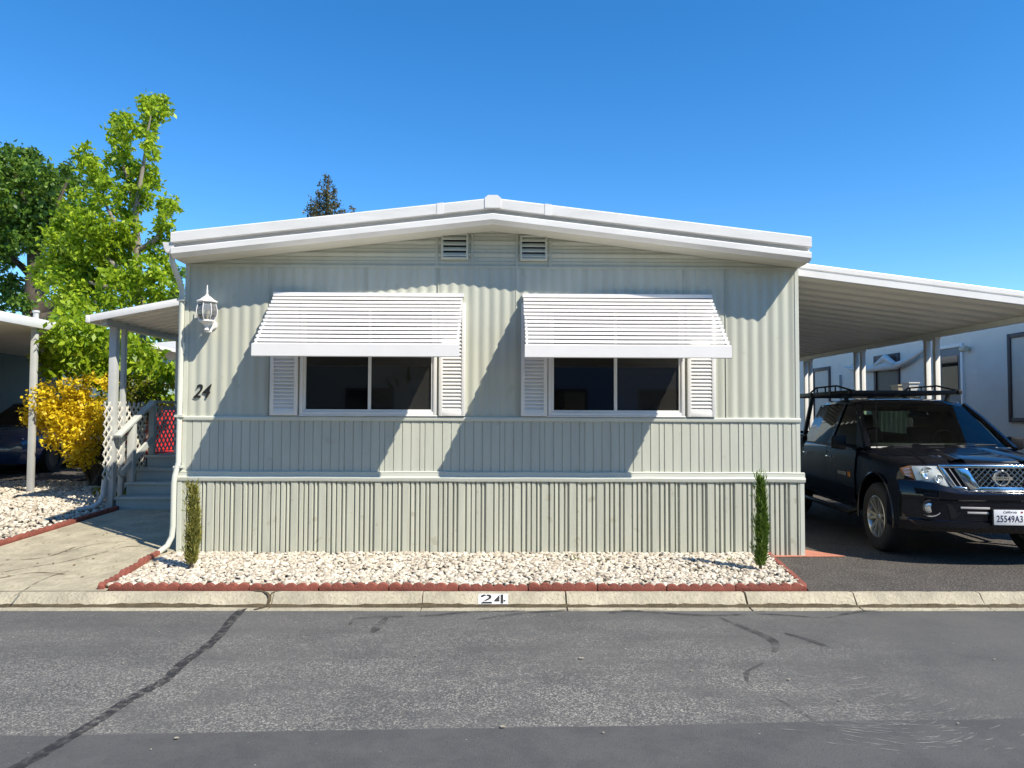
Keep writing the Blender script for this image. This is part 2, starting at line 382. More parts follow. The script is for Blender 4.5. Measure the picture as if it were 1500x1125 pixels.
struct(g.build('lot', M['soil']))
# road as a subdivided sheet with a faint unevenness
g = MB(); rx = np.linspace(-40, 40, 81); ry = [-1.86, -2.4, -3, -3.6, -4.2, -5, -6, -7, -8.6]
g.loft([[(x, y, ROADZ) for x in rx] for y in ry], closed=False)
road = struct(g.build('road', M['road'], smooth=60))
g = MB(); g.prism([(-40,-8.6,-0.28),(-40,-8.6,-0.02),(-40,-8.75,0.0),(-40,-60,0.02),(-40,-60,-0.28)], (80, 0, 0))
struct(g.build('far_verge', M['concrete']))
# driveway
bedR0 = atz(1128, 814, 0); bedR1 = atz(1192, 866, 0)
g = MB()
edge = []
for i in range(40):
    x = 2.66 + i*0.12; edge.append((x, -1.615 + 0.018*math.sin(i*2.1)+0.012*random.random(), 0.0))
pts = [(2.98, 0.02, 0), (2.70, -1.55, 0)] + edge + [(edge[-1][0]+6, -1.60, 0), (14, 22, 0), (3.0, 22, 0)]
g.prism(pts, (0, 0, -0.06)); struct(g.build('driveway', M['driveway']))
# front walk, left of the home
g = MB(); wl = [(-8.6, -0.9), (-5.55, -0.15), (-5.40, 0.0), (-5.05, 1.95), (-5.02, 2.6)]
def walk_left(y):
    if y < -1.0: return -9.5
    if y < -0.15: return -9.5+(y+1.0)/0.85*4.0
    return -5.5+(y+0.15)/2.75*0.36
rows = []
for y in [-1.62, -1.3, -1.0, -0.8, -0.5, -0.15, 0, 0.3, 0.7, 1.1, 1.5, 1.9, 2.2, 2.6, 3.0]:
    x0 = walk_left(y); x1 = -3.50 + (0.12*min(1, max(0, -y/1.5)) if y < 0 else 0)
    rows.append([(x0+(x1-x0)*t, y, gz(y)+0.006) for t in np.linspace(0, 1, 12)])
g.loft(rows, closed=False); walk = struct(g.build('front_walk', M['concrete'], smooth=60))
def strip(mb, pts, wid, lift, wf=None, zfun=None):
    """a flat ribbon laid along ground points"""
    pts = [Vector(p) for p in pts]
    # resample smooth
    out = []
    for i in range(len(pts)-1):
        p0 = pts[max(i-1, 0)]; p1 = pts[i]; p2 = pts[i+1]; p3 = pts[min(i+2, len(pts)-1)]
        for t in np.linspace(0, 1, 9)[:-1]:
            out.append(0.5*((2*p1)+(p2-p0)*t+(2*p0-5*p1+4*p2-p3)*t*t+(3*p1-p0-3*p2+p3)*t**3))
    out.append(pts[-1]); n = len(out); ring = []
    for i, p in enumerate(out):
        d = (out[min(i+1, n-1)]-out[max(i-1, 0)]); d.z = 0; d.normalize(); s = Vector((-d.y, d.x, 0))
        ww = wid*(wf(i/(n-1)) if wf else 1)*(0.85+0.3*random.random())/2
        z = (zfun(p.y) if zfun else p.z)+lift
        ring.append([(p.x-s.x*ww, p.y-s.y*ww, z), (p.x+s.x*ww, p.y+s.y*ww, z)])
    mb.loft(ring, closed=False); return mb
# walk cracks and stains
for pl, wd in (([(0,838),(40,832),(90,825),(140,815),(185,806),(215,806)], 0.012), ([(20,870),(60,848),(100,836)], 0.010), ([(0,845),(50,838),(95,840)], 0.02), ([(95,812),(140,803),(185,800)], .008), ([(30,822),(70,818),(110,806)], .014)):
    struct(strip(MB(), [atz(a, b, 0.03) for a, b in pl], wd*1.6, 0.011, zfun=gz).build('walk_crack', M['stain'], walk))
# kerb: separate cast lengths with open joints
jn = [-12, -9, -6.2, -4.33, -1.98, -0.67, 0.57, 2.08, 3.03, 4.13, 6.0, 9, 14, 25]
jn = [-25, -12, -7.5] + [atz(px, 868, 0).x for px in (2, 402, 620, 828, 1090, 1248, 1432)] + [6.2, 9.5, 14, 25]
kerb = bpy.data.objects.new('kerb', None); C.objects.link(kerb); struct(kerb)
prof = [(-1.60, -0.25), (-1.60, 0.0), (-1.655, 0.003), (-1.672, -0.005), (-1.736, -0.082), (-1.752, -0.0915), (-1.80, -0.0945), (-1.865, -0.097), (-1.865, -0.25)]
for a, b in zip(jn[:-1], jn[1:]):
    g = MB(); n = max(2, int((b-a)/0.08)); gap = 0.004 if random.random() < 0.6 else 0.009
    rings = []
    for i in range(n+1):
        x = a+gap+(b-a-2*gap)*i/n; rr = []
        for j, (y, z) in enumerate(prof):
            q = 0.004 if j in (2, 3, 4) else 0.0015
            rr.append((x, y+random.uniform(-q, q), z+random.uniform(-q, q)*0.7))
        rings.append(rr)
    g.loft(rings); g.build('kerb_length', M['kerb'], kerb, smooth=50)
# chipped corner at the long crack, grime along the gutter line
p = atz(392, 872, -0.02)
g = MB(); strip(g, [(p.x-0.13, -1.60, 0.004), (p.x-0.02, -1.66, 0.002), (p.x+0.03, -1.70, -0.03), (p.x+0.02, -1.76, -0.087), (p.x-0.05, -1.85, -0.094)], 0.028, 0.004)
strip(g, [(p.x+0.10, -1.60, 0.004), (p.x+0.05, -1.655, 0.003), (p.x+0.03, -1.69, -0.018)], 0.016, 0.004)
g.build('kerb_crack', M['dirt'], kerb)
g = MB(); ring = []
for x in np.arange(-12, 12, 0.06):
    a = 0.011+0.012*random.random()+0.006*math.sin(x*1.7)*math.sin(x*4.1+1)
    ring.append([(x, -1.752+a*0.75, -0.0870+a*0.80), (x, -1.757, -0.0865), (x, -1.772-a*0.55, -0.0900)])
g.loft(ring, closed=False); g.build('gutter_grime', M['dirt'], kerb, smooth=60)
# painted house number on the kerb face
def kp(u, v, lift=0.0):   # u = x, v = 0 bottom .. 1 top on the sloping kerb face
    y = -1.7345+(0.060)*v; z = -0.080+(0.072)*v
    nrm = Vector((0, -0.072, 0.06)).normalized(); return (u, y+nrm.y*lift, z+nrm.z*lift)
xa, xb = atz(701, 876, -0.04).x, atz(744, 876, -0.04).x
def kpoly(poly, lift, th=0.001):
    g = MB(); g.prism([kp(xa+(xb-xa)*u, v, lift) for u, v in poly], Vector((0, -0.072, 0.06)).normalized()*th); return g
panel = kpoly([(0, 0.02), (1, 0.02), (1, 1.0), (0, 1.0)], 0.005, 0.0015).build('number_panel', M['white_mark'], kerb)
def kdig(polys, off):
    g = MB()
    for poly in polys:
        g.prism([kp(xa+(xb-xa)*(off+u*0.38), 0.07+0.86*v, 0.0085) for u, v in poly], Vector((0, -0.072, 0.06)).normalized()*0.001)
    g.build('numeral', M['black'], panel)
kdig([[(0.0, .72), (.0, .86), (.2, 1), (.44, 1), (.44, .84), (.3, .84), (.22, .72)],
      [(.52, 1), (.78, 1), (.95, .86), (.95, .62), (.78, .46), (.5, .30), (.32, .30), (.30, .34), (.70, .62), (.72, .80), (.52, .84)],
      [(.02, 0), (1, 0), (1, .19), (.32, .19), (.26, .24), (.02, .06)]], 0.08)
kdig([[(.0, .22), (.0, .38), (.46, .98), (.46, .44), (.22, .40), (.46, .40), (.46, .22)],
      [(.56, 0), (.80, 0), (.80, 1), (.56, 1)], [(.84, .22), (1, .22), (1, .40), (.84, .40)]], 0.54)

# sealed seam across the street, tyre marks, scuffs
def roadline(pl): return [atz(a, b, ROADZ) for a, b in pl]
g = strip(MB(), roadline([(356,892),(340,908),(322,930),(300,950),(268,972),(240,998),(195,1022),(150,1052),(95,1085),(30,1122),(-60,1165)]), 0.072, 0.005)
g.build('tar_seam', M['seam_tar'], road)
for pl, wd in (([(512,916),(522,907),(560,904),(620,903),(690,897),(770,895)], .05), ([(545,928),(556,916),(566,905)], .07),
               ([(700,908),(740,902),(800,896),(880,893),(950,897),(1040,902),(1120,900),(1210,906)], .06), ([(1052,904),(1085,918),(1120,932),(1136,944),(1134,956)], .07),
               ([(1150,928),(1190,940),(1226,953)], .06), ([(1100,900),(1140,893),(1220,893),(1290,897)], .05), ([(1210,906),(1250,898),(1300,893),(1420,894)], .05),
               ([(900,900),(905,896),(990,893)], .07), ([(1118,972),(1095,985),(1095,1000)], .03), ([(1125,1018),(1170,1042),(1215,1072)], .03)):
    strip(MB(), roadline(pl), wd, 0.004, wf=lambda t: 0.45+0.6*math.sin(math.pi*t)).build('tyre_mark', M['tyre_mark'], road)
g = MB()
for i in range(170):
    t = random.random(); cx, cy = (1190+190*t+random.gauss(0, 40), 1000+95*t+random.gauss(0, 12))
    q = atz(cx, cy, ROADZ); a0 = random.uniform(-2.3, -1.1); rad = 0.35+0.4*random.random(); n = random.uniform(0.08, 0.36)
    strip(g, [q+Vector((rad*math.cos(a0+k*n/3), rad*math.sin(a0+k*n/3)+rad, 0)) for k in range(4)], 0.008, 0.0025, wf=lambda t: 0.3+0.8*math.sin(math.pi*t))
g.build('scuff_mark', M['scuff'], road)
g = MB()
for i in range(42):   # small pale chips and litter trodden in the street
    q = atz(random.uniform(0, 1500), random.choice([random.uniform(900, 990), random.uniform(900, 1110)]), ROADZ); s_ = random.uniform(0.003, 0.009)*(2.0 if random.random() < .1 else 1)
    a = random.random()*6; v = [(q.x+s_*random.uniform(.5, 1.3)*math.cos(a+k*1.26), q.y+s_*random.uniform(.4, .9)*math.sin(a+k*1.26), ROADZ+.008) for k in range(5)]
    g.prism(v, (0, 0, 0.003))
tag(g.build('pale_chips', M['lip'], road), kind='stuff')

# ------------------------------------------------------------------ the home
X0, X1 = fx(268.5, 690), fx(1170, 690); XC = at(722, 290, -0.36).x
ZT, ZE = at(722, 290, -0.36).z, at(252, 340, -0.36).z
HW = (X1-X0)/2; SL = (ZT-ZE)/(XC-at(252, 340, -0.36).x)
print('X0 X1 XC ZT ZE', X0, X1, XC, ZT, ZE, 'slope', SL, 'belt', fz(612, 300), fz(614, 1168), 'base', fz(700), 'eaves', at(252,340,-.36).x, at(1188,346,-.36))
home = thing('mobile_home', (XC, 0, 0), 'sage green metal-sided mobile home with white gable roof and two awninged front windows, number 24', 'house')
def rt(x): return ZT-SL*abs(x-XC)              # top of the fascia
def wt(x): return rt(x)-0.275                  # top of the front wall
ZB0, ZB1 = fz(705), fz(691)                    # base moulding
ZW0, ZW1 = fz(617), fz(611)                    # belt moulding
ZG = fz(391)                                   # foot of the gable boards
YB = 15.0
# corrugated upper siding, cut round the windows
WIN = [(fx(440, 560), fx(640, 560)), (fx(803, 560), fx(1002, 560))]
WZ0, WZ1 = fz(608), fz(608)+1.22
def corr(x):
    P = 0.1135; t = ((x-X0)/P) % 1.0
    return -0.0105*(0.5-0.5*math.cos(2*math.pi*t))**0.8
def wallpiece(mb, xa, xb, za, zb):
    n = max(2, int((xb-xa)/0.0115)); xs = [xa+(xb-xa)*i/n for i in range(n+1)]
    mb.loft([[(x, corr(x), za) for x in xs], [(x, corr(x), zb) for x in xs]], closed=False)
g = MB()
for a, b in ((X0, WIN[0][0]), (WIN[0][1], WIN[1][0]), (WIN[1][1], X1)): wallpiece(g, a, b, ZW1, ZG)
for a, b in WIN: wallpiece(g, a, b, WZ1, ZG)
for a, b in WIN: wallpiece(g, a, b, ZW1-0.005, WZ0)
g.build('siding', M['siding'], home, smooth=70)
g = MB()      # panel seams
for px in (396, 537, 642, 756, 1001, 1062, 860):
    x = fx(px, 400); MB().box(x-0.003, x+0.003, -0.0145, -0.002, ZW1 if px in (396, 756, 1062) else fz(432), ZG).build('seam_strip', M['siding'], home)
# gable: horizontal ribbed boards
g = MB(); z = ZG; rows = []
zs = []; k = 0
PR = [(0, -0.016), (0.012, -0.016), (0.022, -0.004), (0.055, -0.010), (0.063, -0.003), (0.095, -0.009), (0.104, -0.003), (0.125, -0.014)]
while ZG+k*0.135 < wt(XC)+0.02:
    for dz, yy in PR: zs.append((ZG+k*0.135+dz, yy))
    k += 1
for zz, yy in zs:
    h = (ZT-0.27-zz)/SL; h = max(0.0, min(HW, h)); rows.append([(XC-h if XC-h > X0 else X0, yy, zz), (XC+h if XC+h < X1 else X1, yy, zz)])
g.loft(rows, closed=False); g.build('gable_board', M['siding'], home, smooth=30)
g = MB()
for px in (640, 692, 757, 806): MB().box(fx(px, 360)-0.012, fx(px, 360)+0.012, -0.019, -0.004, ZG+.005, wt(fx(px, 360))).build('gable_batten', M['siding'], home)
g.box(X0, X1, -0.0195, -0.002, ZG-0.014, ZG+0.004)
g.build('gable_flashing', M['siding'], home)
# lower board siding with narrow grooves
g = MB(); xs = []; x = X0; pat = [0.0945, 0.0945, 0.0945, 0.0945, 0.056]; i = 0
while x < X1-0.01:
    wd = min(pat[i % 5], X1-x); xs += [(x, -0.006), (x+0.004, -0.014), (x+wd-0.008, -0.011), (x+wd-0.005, -0.005), (x+wd-0.0005, -0.005)]; x += wd; i += 1
g.loft([[(a, b, ZB1-0.01) for a, b in xs], [(a, b, ZW0+0.01) for a, b in xs]], closed=False)
g.build('board_siding', M['lower_siding'], home)
# skirting: deep irregular ribs
g = MB(); xs = []; x = X0-0.035; pat = [(.090, .015), (.054, .016), (.050, .016), (.062, .017), (.044, .022)]; i = 0
while x < X1+0.03:
    wd, gp = pat[i % 5]; dd = -0.030-random.uniform(-0.003, 0.004); wv = random.uniform(-0.004, 0.004)
    xs += [(x, -0.007), (x+0.007, dd), (x+wd-gp+wv, dd+random.uniform(0, .004)), (x+wd-gp+0.009+wv, -0.007)]; x += wd; i += 1
xs = [(min(a, X1+0.035), b) for a, b in xs]
g.loft([[(a, b, -0.02) for a, b in xs], [(a, b, ZB0+0.02) for a, b in xs]], closed=False)
g.build('skirting', M['skirting'], home)
# mouldings
g = MB(); n = 40
def mould(mb, xa, xb, pr, wob=0.0):
    rings = []
    for i in range(n+1):
        x = xa+(xb-xa)*i/n; d = wob*math.sin(i*0.9)+wob*0.6*math.sin(i*2.3+1)
        rings.append([(x, y, z+d) for y, z in pr])
    mb.loft(rings)
mould(g, X0-0.02, X1+0.02, [(0.0, ZW0), (-0.026, ZW0), (-0.030, ZW0+0.010), (-0.030, ZW1-0.010), (-0.022, ZW1), (0.0, ZW1)], 0.0008)
g.build('belt_trim', M['trim'], home, smooth=30)
g = MB()
zc = fz(696.5)
mould(g, X0-0.06, X1+0.055, [(0.0, ZB0), (-0.044, ZB0), (-0.048, ZB0+0.010), (-0.052, zc-0.026), (-0.046, zc-0.016), (-0.034, zc-0.010), (-0.032, zc+0.030), (-0.036, zc+0.034), (-0.036, ZB1-0.006), (-0.024, ZB1+0.002), (0.0, ZB1+0.004)], 0.0018)
g.build('base_trim', M['trim'], home, smooth=30)
# side and rear walls
g = MB(); g.box(X0-0.0, X0+0.06, 0.012, YB, -0.02, rt(X0)-0.13); g.build('side_wall', M['siding'], home)
g = MB(); xs = [(y, -0.009*(0.5-0.5*math.cos(2*math.pi*y/0.1135))) for y in np.arange(0.0, YB, 0.0142)]
g.loft([[(X1-b, y, 0.0) for y, b in xs], [(X1-b, y, rt(X1)-0.13) for y, b in xs]], closed=False)
g.build('side_wall', M['siding'], home, smooth=60)
g = MB(); g.prism([(X0, YB, 0), (X1, YB, 0), (X1, YB, wt(X1)), (XC, YB, wt(XC)), (X0, YB, wt(X0))], (0, 0.05, 0)); g.build('rear_wall', M['siding'], home)
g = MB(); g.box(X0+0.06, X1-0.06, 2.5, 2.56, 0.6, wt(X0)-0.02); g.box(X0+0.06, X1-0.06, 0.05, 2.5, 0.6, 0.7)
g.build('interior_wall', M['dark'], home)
# corner posts
for q in ((X1-0.028, X1+0.014, -0.016, 0.03, ZB1, ZG+0.02), (X0-0.014, X0+0.028, -0.016, 0.03, ZB1, ZG+0.02), (X1+0.0, X1+0.045, -0.036, 0.02, 0.0, ZB0), (X0-0.045, X0, -0.036, 0.02, 0.0, ZB0)):
    MB().box(*q).build('corner_trim', M['trim'], home)
# roof with stepped fascia
EL, ER = at(250, 345, -0.36).x, at(1189, 346, -0.36).x
def slope_piece(mb, pr, xa, xb, xm=XC):
    for a, b in ((xa, xm), (xm, xb)):
        mb.loft([[(a, y, rt(a)+dz) for y, dz in pr], [(b, y, rt(b)+dz) for y, dz in pr]])
g = MB(); slope_piece(g, [(-0.30, -0.012), (YB+0.3, -0.012), (YB+0.3, -0.10), (-0.30, -0.10)], EL+0.02, ER-0.02); g.build('roof', M['fascia'], home)
FP = [(-0.315, 0.004), (-0.352, 0.004), (-0.362, -0.006), (-0.362, -0.104), (-0.352, -0.110), (-0.296, -0.112), (-0.296, -0.154), (-0.348, -0.158), (-0.354, -0.166), (-0.354, -0.222), (-0.345, -0.230), (-0.300, -0.262), (-0.29, -0.262), (-0.29, -0.02), (-0.315, -0.012)]
g = MB(); slope_piece(g, FP, EL, ER); fas = g.build('fascia', M['fascia'], home, smooth=25)
g = MB()      # lapped joints and ridge cap on the fascia
for px in (645, 803):
    x = at(px, 300, -0.36).x
    MB().loft([[(a, y, rt(a)+dz) for y, dz in [(-0.30, 0.007), (-0.366, 0.007), (-0.366, -0.112), (-0.30, -0.112)]] for a in (x-0.035, x+0.035)]).build('joint_cover', M['white'], fas)
g.loft([[(a, y, z) for y, z in [(-0.30, ZT+dz), (-0.369, ZT+dz), (-0.369, ZT-0.105), (-0.30, ZT-0.105)]] for a, dz in ((XC-0.085, -0.0), (XC-0.05, 0.030), (XC+0.05, 0.030), (XC+0.085, 0.0))])
g.build('joint_cover', M['white'], fas, smooth=30)
g = MB(); g.loft([[(a, y, ZT+dz) for y in (-0.29, YB+0.3)] for a, dz in ((XC-0.16, -0.012), (XC, 0.022), (XC+0.16, -0.012))], closed=False); g.build('ridge_cap', M['white'], home)
g = MB(); slope_piece(g, [(-0.292, -0.262), (0.03, -0.268), (0.03, -0.256), (-0.292, -0.250)], EL+0.01, ER-0.01); g.build('soffit', M['soffit'], home)
# eave gutters and downspout
def gutter(x, sgn, z):
    pr = [(0, 0), (0, -0.10), (0.07, -0.10), (0.095, -0.055), (0.095, -0.005), (0.115, 0.0), (0.115, -0.008), (0.100, -0.012), (0.100, -0.060), (0.075, -0.108), (-0.006, -0.108), (-0.006, 0)]
    g = MB(); g.loft([[(x+sgn*a, y, z+b) for a, b in pr] for y in (-0.34, YB+0.25)])
    g.prism([(x+sgn*a, -0.342, z+b) for a, b in [(0, 0), (0, -0.10), (0.07, -0.10), (0.095, -0.055), (0.112, 0)]], (0, 0.006, 0)); return g
gutter(EL+0.02, -1, rt(EL)-0.10).build('gutter', M['fascia'], home)
def pipe(mb, pts, w_, h_):
    """rectangular pipe through points, rounded bends"""
    mb.tube(pts, math.hypot(w_, h_)/2*0.92, 4)
g = MB()
pA = [(EL-0.03, -0.25, rt(EL)-0.19), (EL-0.03, -0.25, rt(EL)-0.27), (EL-0.02, -0.22, rt(EL)-0.34), (X0-0.05, -0.075, rt(EL)-0.47), (X0-0.035, -0.045, rt(EL)-0.56),
      (X0-0.035, -0.045, 1.0), (X0-0.045, -0.10, 0.86), (X0-0.05, -0.11, 0.78), (X0-0.05, -0.11, 0.33), (X0-0.055, -0.12, 0.22), (X0-0.085, -0.15, 0.13), (X0-0.15, -0.20, 0.07)]
g.tube(pA, [0.029]*len(pA), 10)
dsp = g.build('downspout', M['trim'], home, smooth=50)
g = MB()
for z in (ZW1, 0.95, 2.75): MB().box(X0-0.075, X0+0.01, -0.085 if z < 1 else -0.083, 0.0, z-0.012, z+0.012).build('pipe_strap', M['trim'], dsp)
# gable vents
for pa, pb, qa, qb in ((647, 686, 343, 380), (762, 801, 346, 382)):
    a, b = fx(pa, 360), fx(pb, 360); z1, z0 = fz(qa, pa), fz(qb, pa)
    g = MB(); t = 0.02
    g.box(a, a+t, -0.05, 0.01, z0, z1); g.box(b-t, b, -0.05, 0.01, z0, z1); g.box(a+t, b-t, -0.05, 0.01, z1-t, z1); g.box(a+t, b-t, -0.05, 0.01, z0, z0+t)
    v = g.build('gable_vent', M['trim'], home, bevel=0.002)
    g = MB(); g.box(a+t, b-t, -0.0165, -0.0162, z0+t, z1-t); g.build('vent_backing', M['dark'], v)
    for k in range(4):
        zz = z0+t+(z1-z0-2*t)*(k+0.12)/4
        MB().prism([(a+t, -0.047, zz), (a+t, -0.047, zz+0.012), (a+t, -0.020, zz+0.046), (a+t, -0.020, zz+0.034)], (b-a-2*t, 0, 0)).build('louvre', M['trim'], v)
# windows
for wi, (a, b) in enumerate(WIN):
    g = MB(); z0, z1 = WZ0-0.005, WZ1; t = 0.035
    def ring(y0, y1, a, b, z0, z1, t):
        g.box(a, a+t, y0, y1, z0, z1); g.box(b-t, b, y0, y1, z0, z1); g.box(a+t, b-t, y0, y1, z0, z0+t); g.box(a+t, b-t, y0, y1, z1-t, z1)
    ring(-0.034, 0.05, a, b, z0, z1, 0.035)
    ring(-0.020, 0.05, a+0.035, b-0.035, z0+0.035, z1-0.035, 0.026)
    g.box(a-0.01, b+0.01, -0.040, -0.004, z0-0.012, z0-0.0005)
    wn = g.build('window', M['frame'], home, bevel=0.0025)
    mx_ = (fx(542, 560) if wi == 0 else fx(902, 560))
    ai, bi, zi, zj = a+0.061, b-0.061, z0+0.061, z1-0.061
    MB().box(mx_-0.020, mx_+0.014, -0.012, 0.03, zi, zj).build('mullion', M['frame'], wn, bevel=0.002)
    MB().box(ai, mx_-0.020, 0.010, 0.014, zi, zj).build('pane', M['pane'], wn)
    MB().box(mx_+0.014, bi, 0.002, 0.006, zi, zj).build('pane', M['screen'], wn)
    if wi == 0:
        g = MB(); xa_, xb_ = fx(584, 560), b-0.02; zv0, zv1 = fz(567), fz(557); rr_ = []
        for q in np.linspace(0, 1, 49):
            rr_.append([(xa_+(xb_-xa_)*q, 0.10+0.012*math.sin(q*46), zv0+0.008*abs(math.sin(q*15))), (xa_+(xb_-xa_)*q, 0.10, zv1+0.012*abs(math.sin(q*19)))])
        g.loft(rr_, closed=False); g.build('lace_valance', M['cloth'], wn, smooth=70)
# shutters
for pa, pb in ((396.5, 437), (643, 681.5), (763, 801.5), (1006, 1047)):
    a, b = fx(pa, 600), fx(pb, 600); z0, z1 = fz(609.5), fz(609.5)+1.23; t = 0.04
    g = MB(); y0, y1 = -0.045, -0.012
    g.box(a, a+t, y0, y1, z0, z1); g.box(b-t, b, y0, y1, z0, z1); g.box(a+t, b-t, y0, y1, z0, z0+0.055); g.box(a+t, b-t, y0, y1, z1-0.055, z1)
    g.box(a+t, b-t, -0.020, y1, z0+0.055, z1-0.055)
    sh = g.build('shutter', M['white'], home, bevel=0.002)
    g = MB(); nl = 28; hh = (z1-z0-0.11)/nl
    for k in range(nl):
        zz = z0+0.055+k*hh; g.prism([(a+t, -0.041, zz), (a+t, -0.043, zz+0.010), (a+t, -0.022, zz+hh), (a+t, -0.0205, zz+hh*0.4)], (b-a-2*t, 0, 0))
    g.build('louvre_slats', M['white'], sh)
# awnings
for wi, (pa, pb) in enumerate(((404, 678.5), (766.5, 1040))):
    a, b = fx(pa, 436), fx(pb, 436); zt = fz(435); zb = at(500, 505, -0.73).z; n = 13
    aw = bpy.data.objects.new('awning', None); C.objects.link(aw); aw.parent = home; aw.location = (0, 0, 0)
    for k in range(n):
        t0, t1 = k/n, (k+1)/n
        yA, zA = -0.055-0.665*t0, zt+(zb-zt)*t0; yB, zB = -0.055-0.665*t1, zt+(zb-zt)*t1
        e = random.uniform(-0.002, 0.002); jog = random.uniform(-0.004, 0.004)
        pr = [(yA+0.034, zA-0.020), (yA+0.030, zA-0.014), (yB-0.004+e, zB+0.013), (yB-0.010+e, zB+0.008), (yB-0.011+e, zB-0.010), (yB-0.006+e, zB-0.011), (yB-0.003+e, zB+0.004)]
        MB().loft([[(x, y, z+dz) for y, z in pr] for x, dz in ((a+jog, 0), ((a+b)/2, -0.002+e), (b+jog, 0))]).build('slat', M['awning'], aw, smooth=25)
    zf = at(500, 522, -0.735).z
    MB().loft([[(x, y, z) for y, z in [(-0.722, zb+0.012), (-0.744, zb+0.006), (-0.747, zf+0.004), (-0.738, zf-0.004), (-0.722, zf-0.002), (-0.730, zb)]] for x in (a-0.004, b+0.004)]).build('front_rail', M['awning'], aw, smooth=25)
    for x in (a+0.02, b-0.02):
        g = MB(); g.bar((x, -0.03, zt-0.03), (x, -0.725, zb-0.02), 0.016, 0.03); g.build('side_arm', M['awning'], aw)
    MB().box(a-0.01, b+0.01, -0.06, -0.012, zt-0.01, zt+0.03).build('wall_rail', M['awning'], aw)
# house number beside the lantern
text('house_number', '24', 0.205, Matrix.Translation((fx(295, 574), -0.016, fz(574, 295))) @ FACE @ Matrix.Diagonal((0.84, 1, 1, 1)), M['black'], home, shear=0.38, extrude=0.004, offset=0.002)
# coach lantern
lx, lz, ly = at(303, 455, -0.17).x, at(303, 455, -0.17).z, -0.17
lan = bpy.data.objects.new('wall_lantern', None); C.objects.link(lan); lan.parent = home; lan.location = (0, 0, 0)
k = 7.4/1083*1.06
def LZ(py): return at(303, py, ly).z
g = MB(); g.lathe([(0.0, LZ(417)), (0.004, LZ(418)), (0.007, LZ(424)), (0.012, LZ(427)), (0.008, LZ(430)), (0.020, LZ(433)), (0.050, LZ(436)), (0.075, LZ(439)), (0.112, LZ(441.5)), (0.112, LZ(443)), (0.06, LZ(444)), (0.0, LZ(444))], (lx, ly, 0), n=8)
g.build('cap', M['white'], lan, smooth=30)
g = MB(); g.lathe([(0.088, LZ(444)), (0.100, LZ(450)), (0.108, LZ(456)), (0.105, LZ(462)), (0.085, LZ(467)), (0.070, LZ(470))], (lx, ly, 0), n=8); g.build('lamp_glass', M['lamp_glass'], lan)
g = MB()
for q in range(8):
    c, s_ = math.cos(q*math.pi/4), math.sin(q*math.pi/4)
    g.tube([(lx+r_*c, ly+r_*s_, LZ(p_)) for r_, p_ in ((0.09, 444), (0.104, 450), (0.112, 456), (0.108, 462), (0.088, 467), (0.072, 470))], 0.0045, 5)
g.build('cage', M['white'], lan, smooth=50)
g = MB(); g.lathe([(0.0, LZ(469)), (0.078, LZ(469)), (0.080, LZ(471)), (0.045, LZ(474)), (0.022, LZ(477)), (0.018, LZ(481)), (0.028, LZ(483)), (0.012, LZ(486)), (0.0, LZ(488))], (lx, ly, 0), n=12); g.build('base_cup', M['white'], lan, smooth=30)
g = MB(); g.tube([(lx, ly, LZ(480)), (lx, ly+0.05, LZ(485)), (lx, ly+0.11, LZ(484)), (lx, -0.03, LZ(476))], [0.010, 0.012, 0.012, 0.016], 8)
g.lathe([(0.0, -0.035), (0.045, -0.032), (0.055, -0.020), (0.055, -0.008)], (lx, 0, LZ(474)), 'y', 14); g.build('bracket', M['white'], lan, smooth=40)
g = MB(); g.tube([(lx, ly, LZ(469)), (lx, ly, LZ(462))], 0.018, 8); g.tube([(lx, ly, LZ(462)), (lx, ly, LZ(458)), (lx, ly, LZ(450))], [0.012, 0.028, 0.012], 8); g.build('bulb', M['cream'], lan, smooth=50)

# red slab under the right corner
g = MB(); g.prism([(2.86, -0.02, 0.004), (2.90, -0.09, 0.004), (3.72, -0.06, 0.004), (3.45, 0.30, 0.004), (3.2, 0.6, 0.004), (3.2, -0.0, 0.004)], (0, 0, 0.008))
struct(g.build('red_slab', M['redslab']))

# ------------------------------------------------------------------ gravel beds
def ico():
    bm = bmesh.new(); bmesh.ops.create_icosphere(bm, subdivisions=1, radius=1); v = np.array([x.co[:] for x in bm.verts]); f = np.array([[q.index for q in x.verts] for x in bm.faces]); bm.free(); return v, f
IV, IF = ico()
bm = bmesh.new(); bmesh.ops.create_icosphere(bm, subdivisions=2, radius=1); IV2 = np.array([x.co[:] for x in bm.verts]); IF2 = np.array([[q.index for q in x.verts] for x in bm.faces]); bm.free()
def pebbles(name, P, size, m, iv=IV, if_=IF):
    n = len(P); nv = len(iv)
    sc = (size*rng.uniform(0.6, 1.25, (n, 1)))*np.array([[1, 0.76, 0.5]])*rng.uniform(0.75, 1.25, (n, 3))
    V = iv[None]*(1+rng.uniform(-0.22, 0.22, (n, nv, 1)))*sc[:, None, :]
    a, b = rng.uniform(0, 6.28, n), rng.normal(0, 0.5, n)
    ca, sa, cb, sb = np.cos(a)[:, None], np.sin(a)[:, None], np.cos(b)[:, None], np.sin(b)[:, None]
    x, y, z = V[..., 0], V[..., 1], V[..., 2]
    y, z = y*cb-z*sb, y*sb+z*cb
    x, y = x*ca-y*sa, x*sa+y*ca
    V = np.stack([x, y, z], -1)+P[:, None, :]
    Fc = (if_[None]+(np.arange(n)*nv)[:, None, None]).reshape(-1, 3)
    return npmesh(name, V.reshape(-1, 3), Fc, m, smooth=True, k=3)
